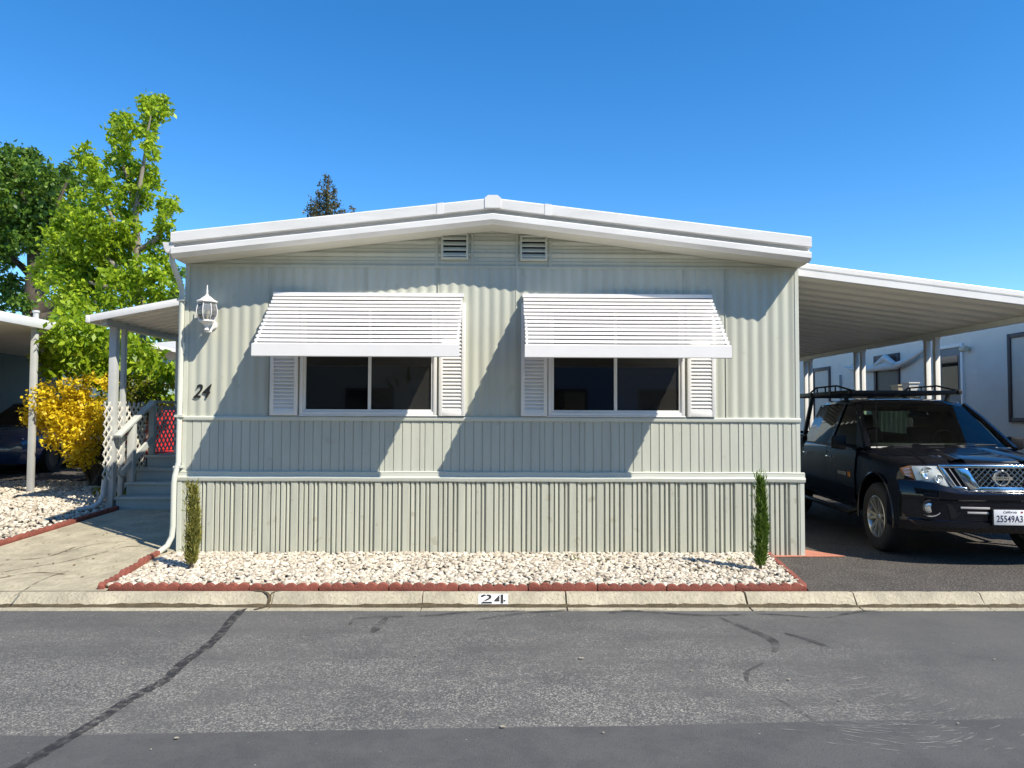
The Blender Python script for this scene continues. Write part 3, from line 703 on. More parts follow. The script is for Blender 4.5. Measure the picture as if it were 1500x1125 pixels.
def inpoly(x, y, poly):
    ins = np.zeros(len(x), bool); j = len(poly)-1
    for i in range(len(poly)):
        xi, yi = poly[i]; xj, yj = poly[j]
        c = ((yi > y) != (yj > y)) & (x < (xj-xi)*(y-yi)/(yj-yi+1e-12)+xi); ins ^= c; j = i
    return ins
front_bed = [(-3.42, -1.53), (2.66, -1.53), (2.90, -0.02), (2.9, 0.02), (-3.55, 0.02), (-3.52, -0.2)]
n = 10500; x = rng.uniform(-3.6, 3.0, n); y = rng.uniform(-1.53, 0.0, n); k = inpoly(x, y, front_bed); x, y = x[k], y[k]
zz = 0.024+0.014*rng.random(len(x))+0.007*np.sin(x*2.3)*np.sin(y*4)
tag(pebbles('white_gravel', np.stack([x, y, zz], -1), 0.0255, M['pebble'], IV2, IF2), 'bed of white pebbles between the red edging and the skirting', 'gravel', kind='stuff')
g = MB(); g.prism([(a, b, 0.018) for a, b in front_bed], (0, 0, -0.03)); struct(g.build('gravel_base', M['gravel_bed']))
left_bed = [(-5.62, -0.08), (-5.30, 2.2), (-5.30, 2.8), (-5.3, 5.2), (-11, 5.6), (-11, -0.9), (-8.7, -0.9)]
n = 17000; x = rng.uniform(-10.5, -5, n); y = rng.uniform(-0.9, 5.4, n); k = inpoly(x, y, left_bed); x, y = x[k], y[k]
zz = np.array([gz(v) for v in y])+0.01+0.02*rng.random(len(x))
tag(pebbles('white_gravel', np.stack([x, y, zz], -1), 0.034, M['pebble']), 'white pebbles spread left of the front walk, half in tree shade', 'gravel', kind='stuff')
g = MB(); g.loft([[(-12, yy, gz(yy)+0.002), (max(-12, walk_left(yy)-0.03) if yy < 2 else -5.25, yy, gz(yy)+0.002)] for yy in (-0.7, -0.15, 0, 0.5, 1, 1.5, 1.95, 2.2, 3.5, 5.5)], closed=False)
struct(g.build('gravel_base', M['gravel_bed']))

# ------------------------------------------------------------------ red scalloped edging blocks
def edging_mesh():
    g = MB(); L_, n = 0.60, 6; pts = [(-L_/2+0.002, 0, -0.03)]
    for i in range(n):
        for q in range(9):
            t = q/8; x = -L_/2+0.002+(i+t)*(L_-0.004)/n
            if q == 8 and i < n-1: continue
            pts.append((x, 0, 0.034+0.024*math.sin(math.pi*t)**0.75))
    pts.append((L_/2-0.002, 0, -0.03)); g.prism(pts, (0, 0.05, 0)); return g
eb = edging_mesh(); em = None
ORD = ['first', 'second', 'third', 'fourth', 'fifth', 'sixth', 'seventh', 'eighth', 'ninth', 'tenth', 'eleventh', 'twelfth']
def edging(x, y, z, rz, label, group, tilt=0.0):
    global em
    if em is None: o = eb.build('edging_block', M['redbrick'], bevel=0.004); em = o
    else: o = em.copy(); C.objects.link(o)
    o.location = (x, y, z); o.rotation_euler = (random.uniform(-.05, .05), tilt, rz); tag(o, label, 'edging', group); return o
xs0 = -3.38
for i in range(10):
    lab = ('leftmost red scalloped edging block of the row behind the kerb' if i == 0 else 'rightmost red scalloped edging block of the row behind the kerb' if i == 9
           else '%s from the left of the red scalloped edging blocks behind the kerb' % ORD[i])
    edging(xs0+0.3+i*0.603, -1.585+random.uniform(-.008, .008), random.uniform(-.006, .006), random.uniform(-.015, .015), lab, 'red edging blocks along the kerb', random.uniform(-.01, .01))
for i in range(3):
    t = (i+0.5)/3; edging(-3.43-0.14*t, -1.50+1.35*t, gz(-1.5+1.35*t)-0.005, R(95), '%s red scalloped edging block from the kerb beside the front walk' % ORD[i], 'red edging blocks between bed and walk')
for i in range(3):
    t = (i+0.5)/3; edging(2.70+0.21*t, -1.48+1.40*t, -0.005, R(81), '%s red scalloped edging block from the kerb along the asphalt driveway' % ORD[i], 'red edging blocks between bed and driveway')
for i in range(7):
    y = 2.2-(i+0.5)*0.59*0.97
    if y > -0.15: xx = walk_left(y)-0.03; rz = R(82)
    else: xx = -5.55-(-0.15-y)*4.2; rz = R(20)
    if i < 4: edging(xx, y, gz(y), rz, '%s red edging block out from the porch steps, bordering the left gravel' % ORD[i], 'red edging blocks along the left gravel', -R(4))
for i in range(3):
    edging(-5.86-i*0.575, -0.26-i*0.14, gz(-0.2)-0.003, R(14), '%s red edging block left of the bend beside the concrete walk' % ORD[i], 'red edging blocks along the left gravel')

# ------------------------------------------------------------------ foliage helpers
def leaves(name, blobs, dens, size, m, parent, aspect=0.55, droop=0.3, shell=0.35, jit=0.25):
    """blobs: (x, y, z, rx, ry, rz) ; many small folded leaves scattered through each clump"""
    P = []
    for b in blobs:
        nb = max(6, int(dens*(b[3]*b[4]*b[5])**(1/3)**1 * (b[3]+b[5])))
        sub = rng.normal(0, 1, (max(4, nb//14), 3)); sub /= np.linalg.norm(sub, axis=1, keepdims=True)+1e-9
        sub *= (shell+(1-shell)*rng.random((len(sub), 1)))**0.6
        c = sub[rng.integers(0, len(sub), nb)]+rng.normal(0, jit, (nb, 3))
        P.append(np.array(b[:3])+c*np.array(b[3:6]))
    P = np.concatenate(P); n = len(P)
    d = rng.normal(0, 1, (n, 3)); d[:, 2] -= droop; d /= np.linalg.norm(d, axis=1, keepdims=True)
    u = rng.normal(0, 1, (n, 3)); u[:, 2] += 0.6; s_ = np.cross(d, u); s_ /= np.linalg.norm(s_, axis=1, keepdims=True)+1e-9
    nn = np.cross(s_, d); sz = size*rng.uniform(0.45, 1.5, (n, 1))
    V = np.stack([P, P+d*sz*0.45+s_*sz*aspect*0.5+nn*sz*0.08, P+d*sz, P+d*sz*0.45-s_*sz*aspect*0.5+nn*sz*0.08], 1).reshape(-1, 3)
    Fq = np.arange(n*4).reshape(-1, 4)
    return npmesh(name, V, Fq, m, parent)
def blob(px, py, r, y, dy=0.0, sq=1.0):
    p = at(px, py, y+dy); s_ = r*(p-CAM).length/F; return (p.x, p.y, p.z, s_, s_*1.0, s_*sq)

# lime tree
lt = thing('lime_green_tree', (at(208, 400, 6.0).x, 6.0, gz(6)), 'tall bright lime green tree with upright tufted branches behind the porch cover', 'tree')
LB = [(227,160,20),(213,152,11),(236,150,10),(218,190,13),(219,208,12),(222,226,10),(180,178,15),(186,190,15),(172,200,14),(176,220,14),(168,236,13),(128,228,14),(136,246,15),(148,262,17),(158,282,19),(180,268,15),
      (196,248,14),(212,254,17),(220,268,14),(206,284,16),(210,298,11),(246,300,13),(252,308,9),(238,322,11),(243,340,11),(232,362,15),(182,300,13),(176,320,15),(192,336,15),(118,302,20),(104,322,20),(134,326,22),(92,350,20),
      (122,356,26),(158,356,24),(186,366,20),(82,380,18),(104,386,26),(142,392,28),(178,396,24),(212,392,18),(236,392,14),(66,402,16),(96,420,26),(134,424,28),(172,424,26),(208,420,20),(240,420,14),(250,398,9),(226,440,14)]
leaves('crown', [blob(a, b, r*(0.86 if b < 300 else 1.0), 6.0, random.uniform(-.7, .7)) for a, b, r in LB], 3900, 0.098, M['lime'], lt, aspect=0.5, jit=0.17, shell=0.5)
LB3 = [(84,492,13),(98,484,15),(114,488,16),(130,484,17),(146,492,14),(96,504,12),(120,506,16)]
leaves('hanging_sprays', [blob(a, b, r, 3.9, random.uniform(-.2, .3)) for a, b, r in LB3], 2600, 0.11, M['lime'], lt, aspect=0.45, droop=0.8)
LB2 = [(112,462,22),(96,488,22),(128,496,24),(80,512,16),(72,536,15),(106,528,22),(142,526,22),(60,520,9),(152,546,20),(196,520,24),(220,540,22),(238,556,16),(252,540,14),(180,548,20),(170,500,20),(215,580,18),(240,580,12)]
leaves('low_branches', [blob(a, b, r, 5.4, random.uniform(-.5, .5)) for a, b, r in LB2], 2000, 0.14, M['lime'], lt, aspect=0.45, droop=0.8)
g = MB(); tb = at(210, 640, 6.0)
tr = [(at(px, py, 6.0)) for px, py in ((212,700),(210,600),(208,500),(204,420),(201,370),(199,310),(205,270),(212,230),(217,190),(222,165))]
g.tube(tr, [0.16, 0.13, 0.11, 0.085, 0.07, 0.055, 0.042, 0.03, 0.02, 0.01], 8)
for s0, pl in ((5, [(199,310),(190,280),(180,240),(178,190)]), (4, [(201,372),(170,330),(150,290),(132,245)]), (3, [(204,420),(165,385),(130,350),(110,310)]), (4, [(201,368),(230,350),(245,310)]), (3, [(204,420),(150,420),(90,400)]), (2, [(208,500),(160,500),(110,500),(85,520)])):
    q = [at(a, b, 6.0+0.25*math.sin(i*2.0+s0)) if i else at(a, b, 6.0) for i, (a, b) in enumerate(pl)]; g.tube(q, [0.05, 0.038, 0.025, 0.012][:len(q)], 6)
g.build('trunk', M['bark_light'], lt, smooth=60)
# dark broadleaf tree, further left
dt = thing('dark_broadleaf_tree', (at(52, 480, 14).x, 14, gz(14)), 'large dark green broadleaf tree with heavy limbs at the far left edge', 'tree')
DB = [(8,240,18),(24,238,18),(42,234,15),(34,256,20),(60,262,20),(76,276,16),(104,246,11),(98,264,13),(112,272,12),(56,292,22),(28,290,22),(6,300,22),(84,300,18),(96,326,18),(70,322,20),(40,326,22),(16,336,20),(52,350,18),(74,348,16),(2,370,18),(20,352,14),(6,412,16),(22,424,16),(8,444,14),(30,444,12),(96,360,16),(-20,300,30),(-30,360,30),(-40,250,30)]
leaves('crown', [blob(a, b, r*1.0, 14, random.uniform(-1.2, 1.2)) for a, b, r in DB], 1500, 0.14, M['green'], dt, aspect=0.6, jit=0.17, shell=0.5)
g = MB(); g.tube([at(a, b, 14) for a, b in ((48,720),(50,560),(50,450),(52,390),(48,340),(36,290),(20,250))], [0.42, 0.36, 0.30, 0.22, 0.16, 0.1, 0.05], 8)
g.tube([at(a, b, 14) for a, b in ((50,480),(66,452),(90,440),(128,426),(160,400))], [0.24, 0.2, 0.17, 0.13, 0.08], 8)
g.tube([at(a, b, 13.6) for a, b in ((52,470),(80,462),(104,448),(140,440))], [0.18, 0.15, 0.12, 0.07], 8)
g.tube([at(a, b, 14.3) for a, b in ((51,410),(34,392),(18,378),(0,360))], [0.13, 0.1, 0.08, 0.05], 6)
g.tube([at(a, b, 14) for a, b in ((50,360),(66,330),(84,300),(100,262))], [0.12, 0.09, 0.06, 0.03], 6)
g.build('trunk', M['bark'], dt, smooth=60)
# sparse olive conifer behind the roof
ct = thing('slender_conifer', (at(478, 500, 17).x, 17, 0.3), 'sparse brownish green conifer top showing above the roof', 'tree')
CB = [(481,262,5),(479,272,6),(471,270,4),(488,276,5),(468,282,6),(478,284,7),(490,286,5),(462,294,7),(474,295,9),(486,296,8),(496,300,5),(458,306,8),(470,308,10),(484,308,10),(498,310,6),(455,316,9),(468,320,12),(486,320,11),(500,318,6),(514,306,4),(516,312,4)]
leaves('crown', [blob(a, b, r*1.1, 17, random.uniform(-.4, .4)) for a, b, r in CB], 1700, 0.085, M['olive'], ct, aspect=0.5)
g = MB(); g.tube([at(a, b, 17) for a, b in ((478,560),(478,420),(478,330),(479,300),(481,258))], [0.2, 0.15, 0.07, 0.045, 0.012], 6)
for a, b, c, d in ((478,320,455,306),(478,310,500,298),(478,300,464,286),(479,290,494,276),(478,326,512,308)): g.tube([at(a, b, 17), at((a+c)/2, (b+d)/2+2, 17), at(c, d, 17)], [0.03, 0.02, 0.008], 5)
g.build('trunk', M['bark'], ct, smooth=60)
# evergreen between porch cover and home
et = thing('evergreen_tree', (at(262, 500, 20).x, 20, 0.3), 'dark evergreen tree seen between porch cover and downspout', 'tree')
leaves('crown', [blob(a, b, r, 20, random.uniform(-.5, .5)) for a, b, r in ((264,402,9),(260,418,12),(268,430,14),(254,436,12),(246,450,14),(262,452,16),(236,470,20),(262,480,20),(230,500,20))], 420, 0.2, M['green'], et)
g = MB(); g.tube([at(a, b, 20) for a, b in ((264,620),(264,500),(264,405))], [0.2, 0.15, 0.04], 6); g.build('trunk', M['bark'], et, smooth=60)
# yellow shrub
yb = thing('yellow_shrub', (at(135, 700, 4.6).x, 4.6, gz(4.6)), 'golden yellow leafy shrub arching over the gravel beside the porch', 'shrub')
YB_ = [(60,585,18),(50,602,14),(84,580,18),(104,586,18),(126,600,18),(140,612,16),(112,612,20),(86,606,18),(70,618,16),(96,632,18),(122,636,20),(142,640,16),(82,640,12),(108,656,16),(128,662,14),(72,648,8),(116,676,10),(44,618,8),(150,596,12),(100,566,12),(130,562,12),(156,560,10),(118,582,12)]
leaves('flowering_crown', [blob(a, b, r*0.92, 4.2, random.uniform(-.3, .3)) for a, b, r in YB_], 4200, 0.062, M['yellow'], yb, aspect=0.6, shell=0.55)
leaves('inner_leaves', [blob(a, b, r, 4.9, random.uniform(-.2, .3)) for a, b, r in ((70,600,16),(110,600,24),(140,620,24),(150,660,20),(130,650,20),(152,690,14),(160,700,12),(148,710,10),(180,580,22),(205,580,22),(190,610,20),(222,600,16),(160,620,22))], 2400, 0.07, M['bushgreen'], yb, aspect=0.6)
g = MB()
b0 = Vector((at(138, 712, 4.6).x, 4.6, gz(4.6)))
for a, b in ((70,600),(95,590),(120,600),(140,620),(110,650),(180,590),(205,585),(155,640)):
    q = at(a, b, 4.6); g.tube([b0+Vector((random.uniform(-.06, .06), random.uniform(-.06, .06), 0)), b0.lerp(q, 0.5)+Vector((0, 0, 0.12)), q], [0.028, 0.02, 0.008], 6)
g.build('stems', M['bark'], yb, smooth=60)
# little leafy tuft at the porch post foot
tf = thing('green_tuft', (-5.62, 2.75, gz(2.75)), 'small yellowish green leafy plant beside the bottom porch step', 'plant')
leaves('leaf_clump', [(tf.location.x+random.uniform(-.25, .2), 2.75+random.uniform(-.15, .2), gz(2.75)+random.uniform(.08, .28), .12, .12, .12) for _ in range(8)], 900, 0.06, M['bushgreen'], tf)
MB().tube([(tf.location.x, 2.75, gz(2.75)-.02), (tf.location.x+.02, 2.75, gz(2.75)+.2)], [.012, .006], 5).build('stem', M['bark'], tf)

# the two pencil cypresses
def cypress(px, base_py, top_py, wpx, m, label, yy):
    b = atz(px, base_py, 0.04); t = at(px, top_py, b.y); H = t.z-b.z; W = 0.55*wpx*(b-CAM).length/F/2
    o = thing('pencil_cypress', (b.x, b.y, 0.03), label, 'shrub', 'pencil cypresses in the gravel bed')
    n = 6500; h = rng.random(n)**0.85; lean = 0.02*np.sin(h*3)
    rad = W*np.clip(np.minimum(1.0, 0.62+2.4*h), 0, 1)*np.clip((1.03-h)*1.7, 0.04, 1)**0.85*(0.9+0.18*np.sin(h*19+rng.random()))
    a = rng.uniform(0, 6.28, n); rr = rad*np.sqrt(rng.uniform(0.15, 1, n))
    P = np.stack([b.x+rr*np.cos(a)+lean, b.y+rr*np.sin(a), b.z+0.03+h*H*0.93], -1)
    d = np.stack([np.cos(a)*0.42, np.sin(a)*0.42, np.ones(n)], -1)+rng.normal(0, 0.28, (n, 3)); d /= np.linalg.norm(d, axis=1, keepdims=True)
    u = rng.normal(0, 1, (n, 3)); s_ = np.cross(d, u); s_ /= np.linalg.norm(s_, axis=1, keepdims=True)
    L_ = rng.uniform(0.035, 0.075, (n, 1)); wd = rng.uniform(0.003, 0.006, (n, 1))
    V = np.stack([P, P+d*L_*.5+s_*wd, P+d*L_, P+d*L_*.5-s_*wd], 1).reshape(-1, 3)
    k_ = 60; hh_ = rng.uniform(0.05, 0.97, k_)   # loose sprigs standing off the column
    for i_ in range(k_):
        j_ = slice(i_*9, i_*9+9); a_ = rng.uniform(0, 6.28); r0 = W*0.8*(1.05-hh_[i_])**0.5
        for q_ in range(9):
            c_ = np.array([b.x+(r0+.006*q_)*math.cos(a_), b.y+(r0+.006*q_)*math.sin(a_), b.z+.03+hh_[i_]*H*.93+.013*q_]); o_ = c_-P[i_*9+q_]
            V[(i_*9+q_)*4:(i_*9+q_)*4+4] += o_
    npmesh('foliage', V, np.arange(n*4).reshape(-1, 4), m, o)
    g = MB(); g.tube([(b.x, b.y, -0.02), (b.x+.005, b.y, H*0.5), (b.x+.02, b.y, H*0.97)], [0.016, 0.012, 0.003], 6)
    for i in range(7):
        z = 0.1+i*0.11; a = i*2.4; g.tube([(b.x, b.y, z), (b.x+W*.5*math.cos(a), b.y+W*.5*math.sin(a), z+.12)], [.006, .003], 5)
    g.build('stem', M['bark'], o)
    return o
cypress(280, 832, 712, 25, M['cypress_dry'], 'narrow yellowing pencil cypress near the downspout at the left end of the bed', 0)
cypress(1114, 834, 700, 24, M['cypress'], 'narrow deep green pencil cypress near the driveway end of the bed', 0)
# small weeds by the skirting
for i, (px, py) in enumerate(((838, 820), (884, 823), (1068, 822))):
    b = atz(px, py, 0.04); o = thing('small_weed', (b.x, b.y, 0.04), ('tiny olive weed in the pebbles, leftmost of three', 'tiny olive weed in the pebbles, middle of three', 'tiny weed in the pebbles left of the green cypress')[i], 'weed', 'weeds in the gravel')
    leaves('leaf_clump', [(b.x+random.uniform(-.05, .05), b.y+random.uniform(-.03, .03), 0.06, .035, .03, .02) for _ in range(3)], 900, 0.03, M['bushgreen'], o)

# dry leaves blown over the pebbles and walk
n = 110; lx1 = np.where(rng.random(n) < .55, rng.uniform(-3.3, 2.6, n), rng.uniform(-5.3, -3.6, n)); ly1 = np.where(lx1 > -3.5, rng.uniform(-1.45, -0.1, n), rng.uniform(-1.3, 1.2, n))
V = []
for a_, b_ in zip(lx1, ly1):
    t_ = random.random()*6; q_ = random.uniform(.010, .024); z_ = (0.062 if a_ > -3.5 else gz(b_)+.012)
    V += [(a_+q_*math.cos(t_+k_*1.571)*(1 if k_ % 2 else .5), b_+q_*math.sin(t_+k_*1.571)*(1 if k_ % 2 else .5), z_+random.uniform(0, .008)) for k_ in range(4)]
tag(npmesh('leaf_litter', V, np.arange(n*4).reshape(-1, 4), M['bushgreen_dry']), 'scattered dry brown leaves on the pebbles and walk', 'leaves', kind='stuff')

# ------------------------------------------------------------------ porch
def pan_roof(mb, x0, z0, x1, z1, y0, y1, P=0.20, hgt=0.045, th=0.006):
    """ribbed sheet-metal pans running along x from (x0,z0) to (x1,z1)"""
    pr = []; y = y0
    while y < y1:
        pr += [(y, hgt), (y+P*.48, hgt), (y+P*.56, 0), (y+P*.74, 0), (y+P*.75, .012), (y+P*.77, 0), (y+P*.97, 0)]; y += P
    low = [[(x, yy, z+d) for yy, d in pr] for x, z in ((x0, z0), (x1, z1))]
    up = [[(x, yy, z+d+th) for yy, d in pr] for x, z in ((x0, z0), (x1, z1))]
    mb.loft(low, closed=False); mb.loft(up, closed=False)
    return y
porch = thing('porch_cover', (-5.35, 2.2, gz(2.2)), 'white metal porch cover on paired posts over the entry steps at the left', 'porch cover')
PYF = 1.86; pl_ = at(133, 466, PYF); pr_ = at(268, 441, PYF); psl = (pr_.z-pl_.z)/(pr_.x-pl_.x); zA = pl_.z-0.03; zB = zA+psl*(X0-0.01-pl_.x)
print('porch', pl_, pr_, psl, zB)
g = MB(); pan_roof(g, pl_.x, zA, X0-0.01, zB, PYF+.02, 4.4, P=.24, hgt=.06); g.build('roof_pans', M['carport'], porch)
g = MB(); g.prism([(pl_.x, PYF-.02, zA-0.02), (X0-0.01, PYF-.02, zB-0.02), (X0-0.01, PYF-.02, zB+0.075), (pl_.x, PYF-.02, zA+0.075)], (0, 0.035, 0)); g.build('fascia', M['white'], porch, bevel=0.004)
g = MB(); g.box(pl_.x-0.06, pl_.x, PYF-.02, 4.45, zA-0.03, zA+0.07); g.build('side_gutter', M['white'], porch, bevel=0.004)
PX = -5.35; zbm = zA+psl*(PX-pl_.x)
g = MB(); g.box(PX-0.035, PX+0.035, PYF+.06, 4.4, zbm-0.085, zbm-0.006); g.build('beam', M['galv'], porch)
def post(x, y, z0, z1, w_, parent, m=M['galv']):
    g = MB(); g.box(x-w_/2, x+w_/2, y-w_/2, y+w_/2, z0, z1); g.box(x-w_/2-.004, x-w_/2-.0005, y-w_*.18, y+w_*.18, z0, z1)
    return g.build('post', m, parent, bevel=0.003)
post(PX, 2.20, gz(2.2), zbm-0.085, 0.095, porch); post(PX, 2.46, gz(2.46), zbm-0.085, 0.06, porch)
post(PX, 4.25, gz(4.25), zbm-0.085, 0.085, porch)
g = MB(); zz_ = gz(2.1); g.tube([(PX-0.055, 2.14, zz_+0.42), (PX-0.06, 2.12, zz_+0.22), (PX-0.085, 2.09, zz_+0.12), (PX-0.15, 2.03, zz_+0.055), (PX-0.30, 1.92, zz_+0.035)], 0.036, 10); g.build('downspout', M['galv'], porch, smooth=50)

steps = thing('entry_steps', (-4.4, 2.2, gz(2.2)), 'grey green painted wooden entry steps with handrail and lattice sides', 'steps')
SX0, SX1 = -5.28, X0-0.01; YS = 2.18; RS = .174; TD = .278; zg = gz(2.18)
for i in range(4):
    y = YS+TD*i; z = zg+RS*(i+1)
    if i < 3:
        MB().box(SX0, SX1, y-0.025, y+TD+.02, z-0.035, z).build('tread', M['deck'], steps, bevel=0.004)
    MB().box(SX0+0.01, SX1, y, y+0.02, zg+RS*i-(0.03 if i == 0 else 0.0), z-0.0355).build('riser', M['deck'], steps)
zd = zg+RS*4; yd = YS+TD*3
MB().box(SX0, SX1, yd-0.025, 5.4, zd-0.035, zd).build('deck_board', M['deck'], steps, bevel=0.004)
MB().box(SX0, SX0+0.03, yd, 5.4, zg-.05, zd-0.036).build('deck_skirt', M['deck'], steps)
rail = MB(); RX = SX0+0.04
rail.bar((RX, YS-.06, zg+1.00), (RX, YS+.95, zg+1.485), 0.10, 0.04); rail.build('handrail', M['rail'], steps, bevel=0.004)
MB().bar((RX, YS+.93, zg+1.49), (RX, 5.4, zg+1.495), 0.10, 0.04).build('top_rail', M['deck'], steps, bevel=0.004)
MB().bar((RX, YS+.09, zg+0.49), (RX, YS+.93, zg+0.93), 0.035, 0.09).build('mid_rail', M['rail'], steps)
MB().box(RX-.045, RX+.045, YS+.30, YS+.39, zg+0.30, zg+1.17).build('newel_post', M['rail'], steps, bevel=0.004)
MB().box(RX-.04, RX+.04, YS+.91, YS+.99, zd, zg+1.46).build('newel_post', M['deck'], steps, bevel=0.004)
MB().box(RX-.04, RX+.04, 5.3, 5.38, zd, zg+1.46).build('newel_post', M['deck'], steps, bevel=0.004)
def lattice(x, y0, y1, z0f, z1f, name, m, parent, P=0.128):
    g = MB()
    for sg in (1, -1):
        c = -4.0
        while c < 8.0:
            # line z = c + sg*(y-y0); clip to y range and z range
            a = []; N_ = 60; seg = None
            for i in range(N_+1):
                y = y0+(y1-y0)*i/N_; z = c+sg*(y-y0)*1.0
                ok = z0f(y) <= z <= z1f(y)
                if ok: seg = [(y, z), (y, z)] if seg is None else [seg[0], (y, z)]
            if seg and seg[0] != seg[1]:
                xo = x+(0.004 if sg > 0 else -0.004); g.bar((xo, seg[0][0], seg[0][1]), (xo, seg[1][0], seg[1][1]), 0.030, 0.0078, up=(1, 0, 0))
            c += P*1.05
    return g.build(name, m, parent)
lx_ = -5.335
lattice(lx_, 1.95, 3.13, lambda y: zg+0.42, lambda y: zg+1.48, 'lattice_panel', M['lattice'], steps)
lattice(RX, YS+.99, 5.3, lambda y: zd+0.02, lambda y: zg+1.46, 'lattice_panel', M['deck'], steps)
# red patio chairs behind the lattice
for i, (cx_, cy_) in enumerate(((-6.28, 5.75), (-7.0, 6.1))):
    z0 = gz(cy_); o = thing('patio_chair', (cx_, cy_, z0), ('red cushioned patio chair behind the porch lattice, nearer one', 'red cushioned patio chair behind the porch lattice, further one')[i], 'chair', 'red chairs behind the porch')
    g = MB(); g.box(cx_-.3, cx_+.3, cy_-.3, cy_+.3, z0+.40, z0+.54); g.build('seat_cushion', M['redcloth'], o, bevel=0.03)
    g = MB(); g.prism([(cx_-.3, cy_+.22, z0+.55), (cx_+.3, cy_+.22, z0+.55), (cx_+.3, cy_+.40, z0+1.28), (cx_-.3, cy_+.40, z0+1.28)], (0, .1, .02)); g.build('back_cushion', M['redcloth'], o, bevel=0.03)
    for sx in (-.29, .29):
        for sy in (-.28, .28): MB().tube([(cx_+sx, cy_+sy, z0), (cx_+sx, cy_+sy, z0+.42)], .015, 6).build('leg', M['black'], o)

# ------------------------------------------------------------------ carport on the right
cp = thing('carport', (6.2, 5, 0), 'white metal carport with ribbed underside and paired posts over the truck', 'carport')
YF = 0.10; cA = at(1166, 384, YF); cB = at(1500, 427, YF); csl = (cB.z-cA.z)/(cB.x-cA.x)
def cz(x): return cA.z+csl*(x-cA.x)          # top of the front edge
bm_ = atx(1500, 469.7, 6.25); bz = (atx(1500, 469.7, 6.25).z+atx(1180, 526.5, 6.25).z)/2
print('carport', cA, cB, csl, 'beam z', bz, 'edge z at 6.25', cz(6.25))
XR = 6.42; CH = 0.15
g = MB(); yend = pan_roof(g, X1+0.02, cz(X1)-CH, XR, cz(XR)-CH, YF+0.03, 9.6, P=0.34, hgt=0.07); g.build('roof_pans', M['carport'], cp)
g = MB()
ep = [(YF+0.03, 0.0), (YF+0.0, 0.0), (YF-0.006, -0.010), (YF-0.006, -0.055), (YF+0.012, -0.062), (YF+0.012, -0.074), (YF-0.012, -0.080), (YF-0.012, -0.150), (YF-0.004, -0.156), (YF+0.03, -0.156)]
g.loft([[(x, y, cz(x)+d) for y, d in ep] for x in (X1-0.02, XR)]); g.build('front_fascia', M['white'], cp, smooth=25)
g = MB(); g.box(XR, XR+0.09, YF-0.01, 9.6, cz(XR)-0.15, cz(XR)-0.0); g.build('side_gutter', M['white'], cp, bevel=0.004)
g = MB(); zt_ = cz(6.25)-CH-0.004; g.box(6.215, 6.285, YF+0.04, 9.6, min(bz, zt_-0.07), zt_); g.build('beam', M['carport'], cp)
zb_ = min(bz, zt_-0.07)
def scroll(y, z, parent):
    g = MB()
    for s_ in (1, -1):
        pts = [(6.25, y+s_*0.012*t*math.cos(t*2.2)*0.9, z+0.055*math.sin(t*2.2)*(1-0.22*t)+0.03*t) for t in np.linspace(0, 3, 16)]
        g.tube(pts, 0.006, 5)
    g.build('scroll_bracket', M['white'], parent, smooth=60)
for k in range(4):
    yc = atx(1365.5, 560, 6.25).y+2.17*(k-1)
    for dy in (-0.115, 0.115):
        g = MB(); g.box(6.215, 6.285, yc+dy-0.035, yc+dy+0.035, 0, zb_); g.build('post', M['white'], cp, bevel=0.003)
    scroll(yc, 1.88, cp); scroll(yc, 1.0, cp)
    MB().box(6.21, 6.29, yc-0.16, yc+0.16, zb_-0.03, zb_-0.001).build('bracket_plate', M['carport'], cp)

# ------------------------------------------------------------------ neighbour on the right
NX = 8.3
nb = thing('neighbour_home', (NX+3, 12, 0), 'grey stucco neighbouring home with brown window trim beyond the carport', 'house')
MB().box(NX, NX+7, -0.6, 24, 0, 3.10).build('wall', M['stucco'], nb)
MB().box(NX-0.02, NX+7.3, -0.65, 24.3, 3.101, 3.135).build('roof', M['white'], nb)
def yat(px): return atx(px, 560, NX).y
def side_open(pa, pb, ztop, zbot, kind, fm, fill, t=0.09):
    ya, yb_ = sorted((yat(pa), yat(pb))); g = MB(); x0, x1 = NX-0.035, NX+0.01
    g.box(x0, x1, ya, ya+t, zbot, ztop); g.box(x0, x1, yb_-t, yb_, zbot, ztop); g.box(x0, x1, ya+t, yb_-t, ztop-t, ztop)
    if kind == 'window': g.box(x0, x1, ya+t, yb_-t, zbot, zbot+t)
    o = g.build(kind, fm, nb, bevel=0.003)
    MB().box(NX-0.012, NX-0.004, ya+t, yb_-t, zbot+(t if kind == 'window' else 0), ztop-t).build('pane' if kind == 'window' else 'door_panel', fill, o)
    return o, ya, yb_
side_open(1192, 1217, 2.75, 1.4, 'window', M['brown'], M['blind'])
side_open(1282, 1319, 2.83, 1.2, 'window', M['brown'], M['black'], 0.10)
d_, ya, yb_ = side_open(1374, 1413, 2.83, 0.8, 'door', M['white'], M['doorpaint'], 0.06)
MB().box(NX-0.020, NX-0.0125, ya+0.16, yb_-0.16, 1.9, 2.62).build('door_glass', M['dark_glass'], d_)
MB().lathe([(0, -0.05), (.025, -0.045), (.025, -0.02), (.012, -0.012)], (NX, ya+0.13, 1.75), 'x', 10).build('door_knob', M['chrome'], d_)
side_open(1479, 1560, 2.86, 1.42, 'window', M['brown'], M['blind'], 0.075)
g = MB(); yl = yat(1421); zl = atx(1421, 511, NX).z; g.tube([(NX-.005, yl, zl), (NX-.10, yl, zl)], .035, 10); g.tube([(NX-.10, yl-.07, zl), (NX-.10, yl+.07, zl)], .05, 10); g.build('porch_light', M['cream'], nb, smooth=40)
MB().box(NX-0.06, NX-0.001, yat(1232)-.03, yat(1232)+.03, 0.3, 2.5).build('downspout', M['galv'], nb)
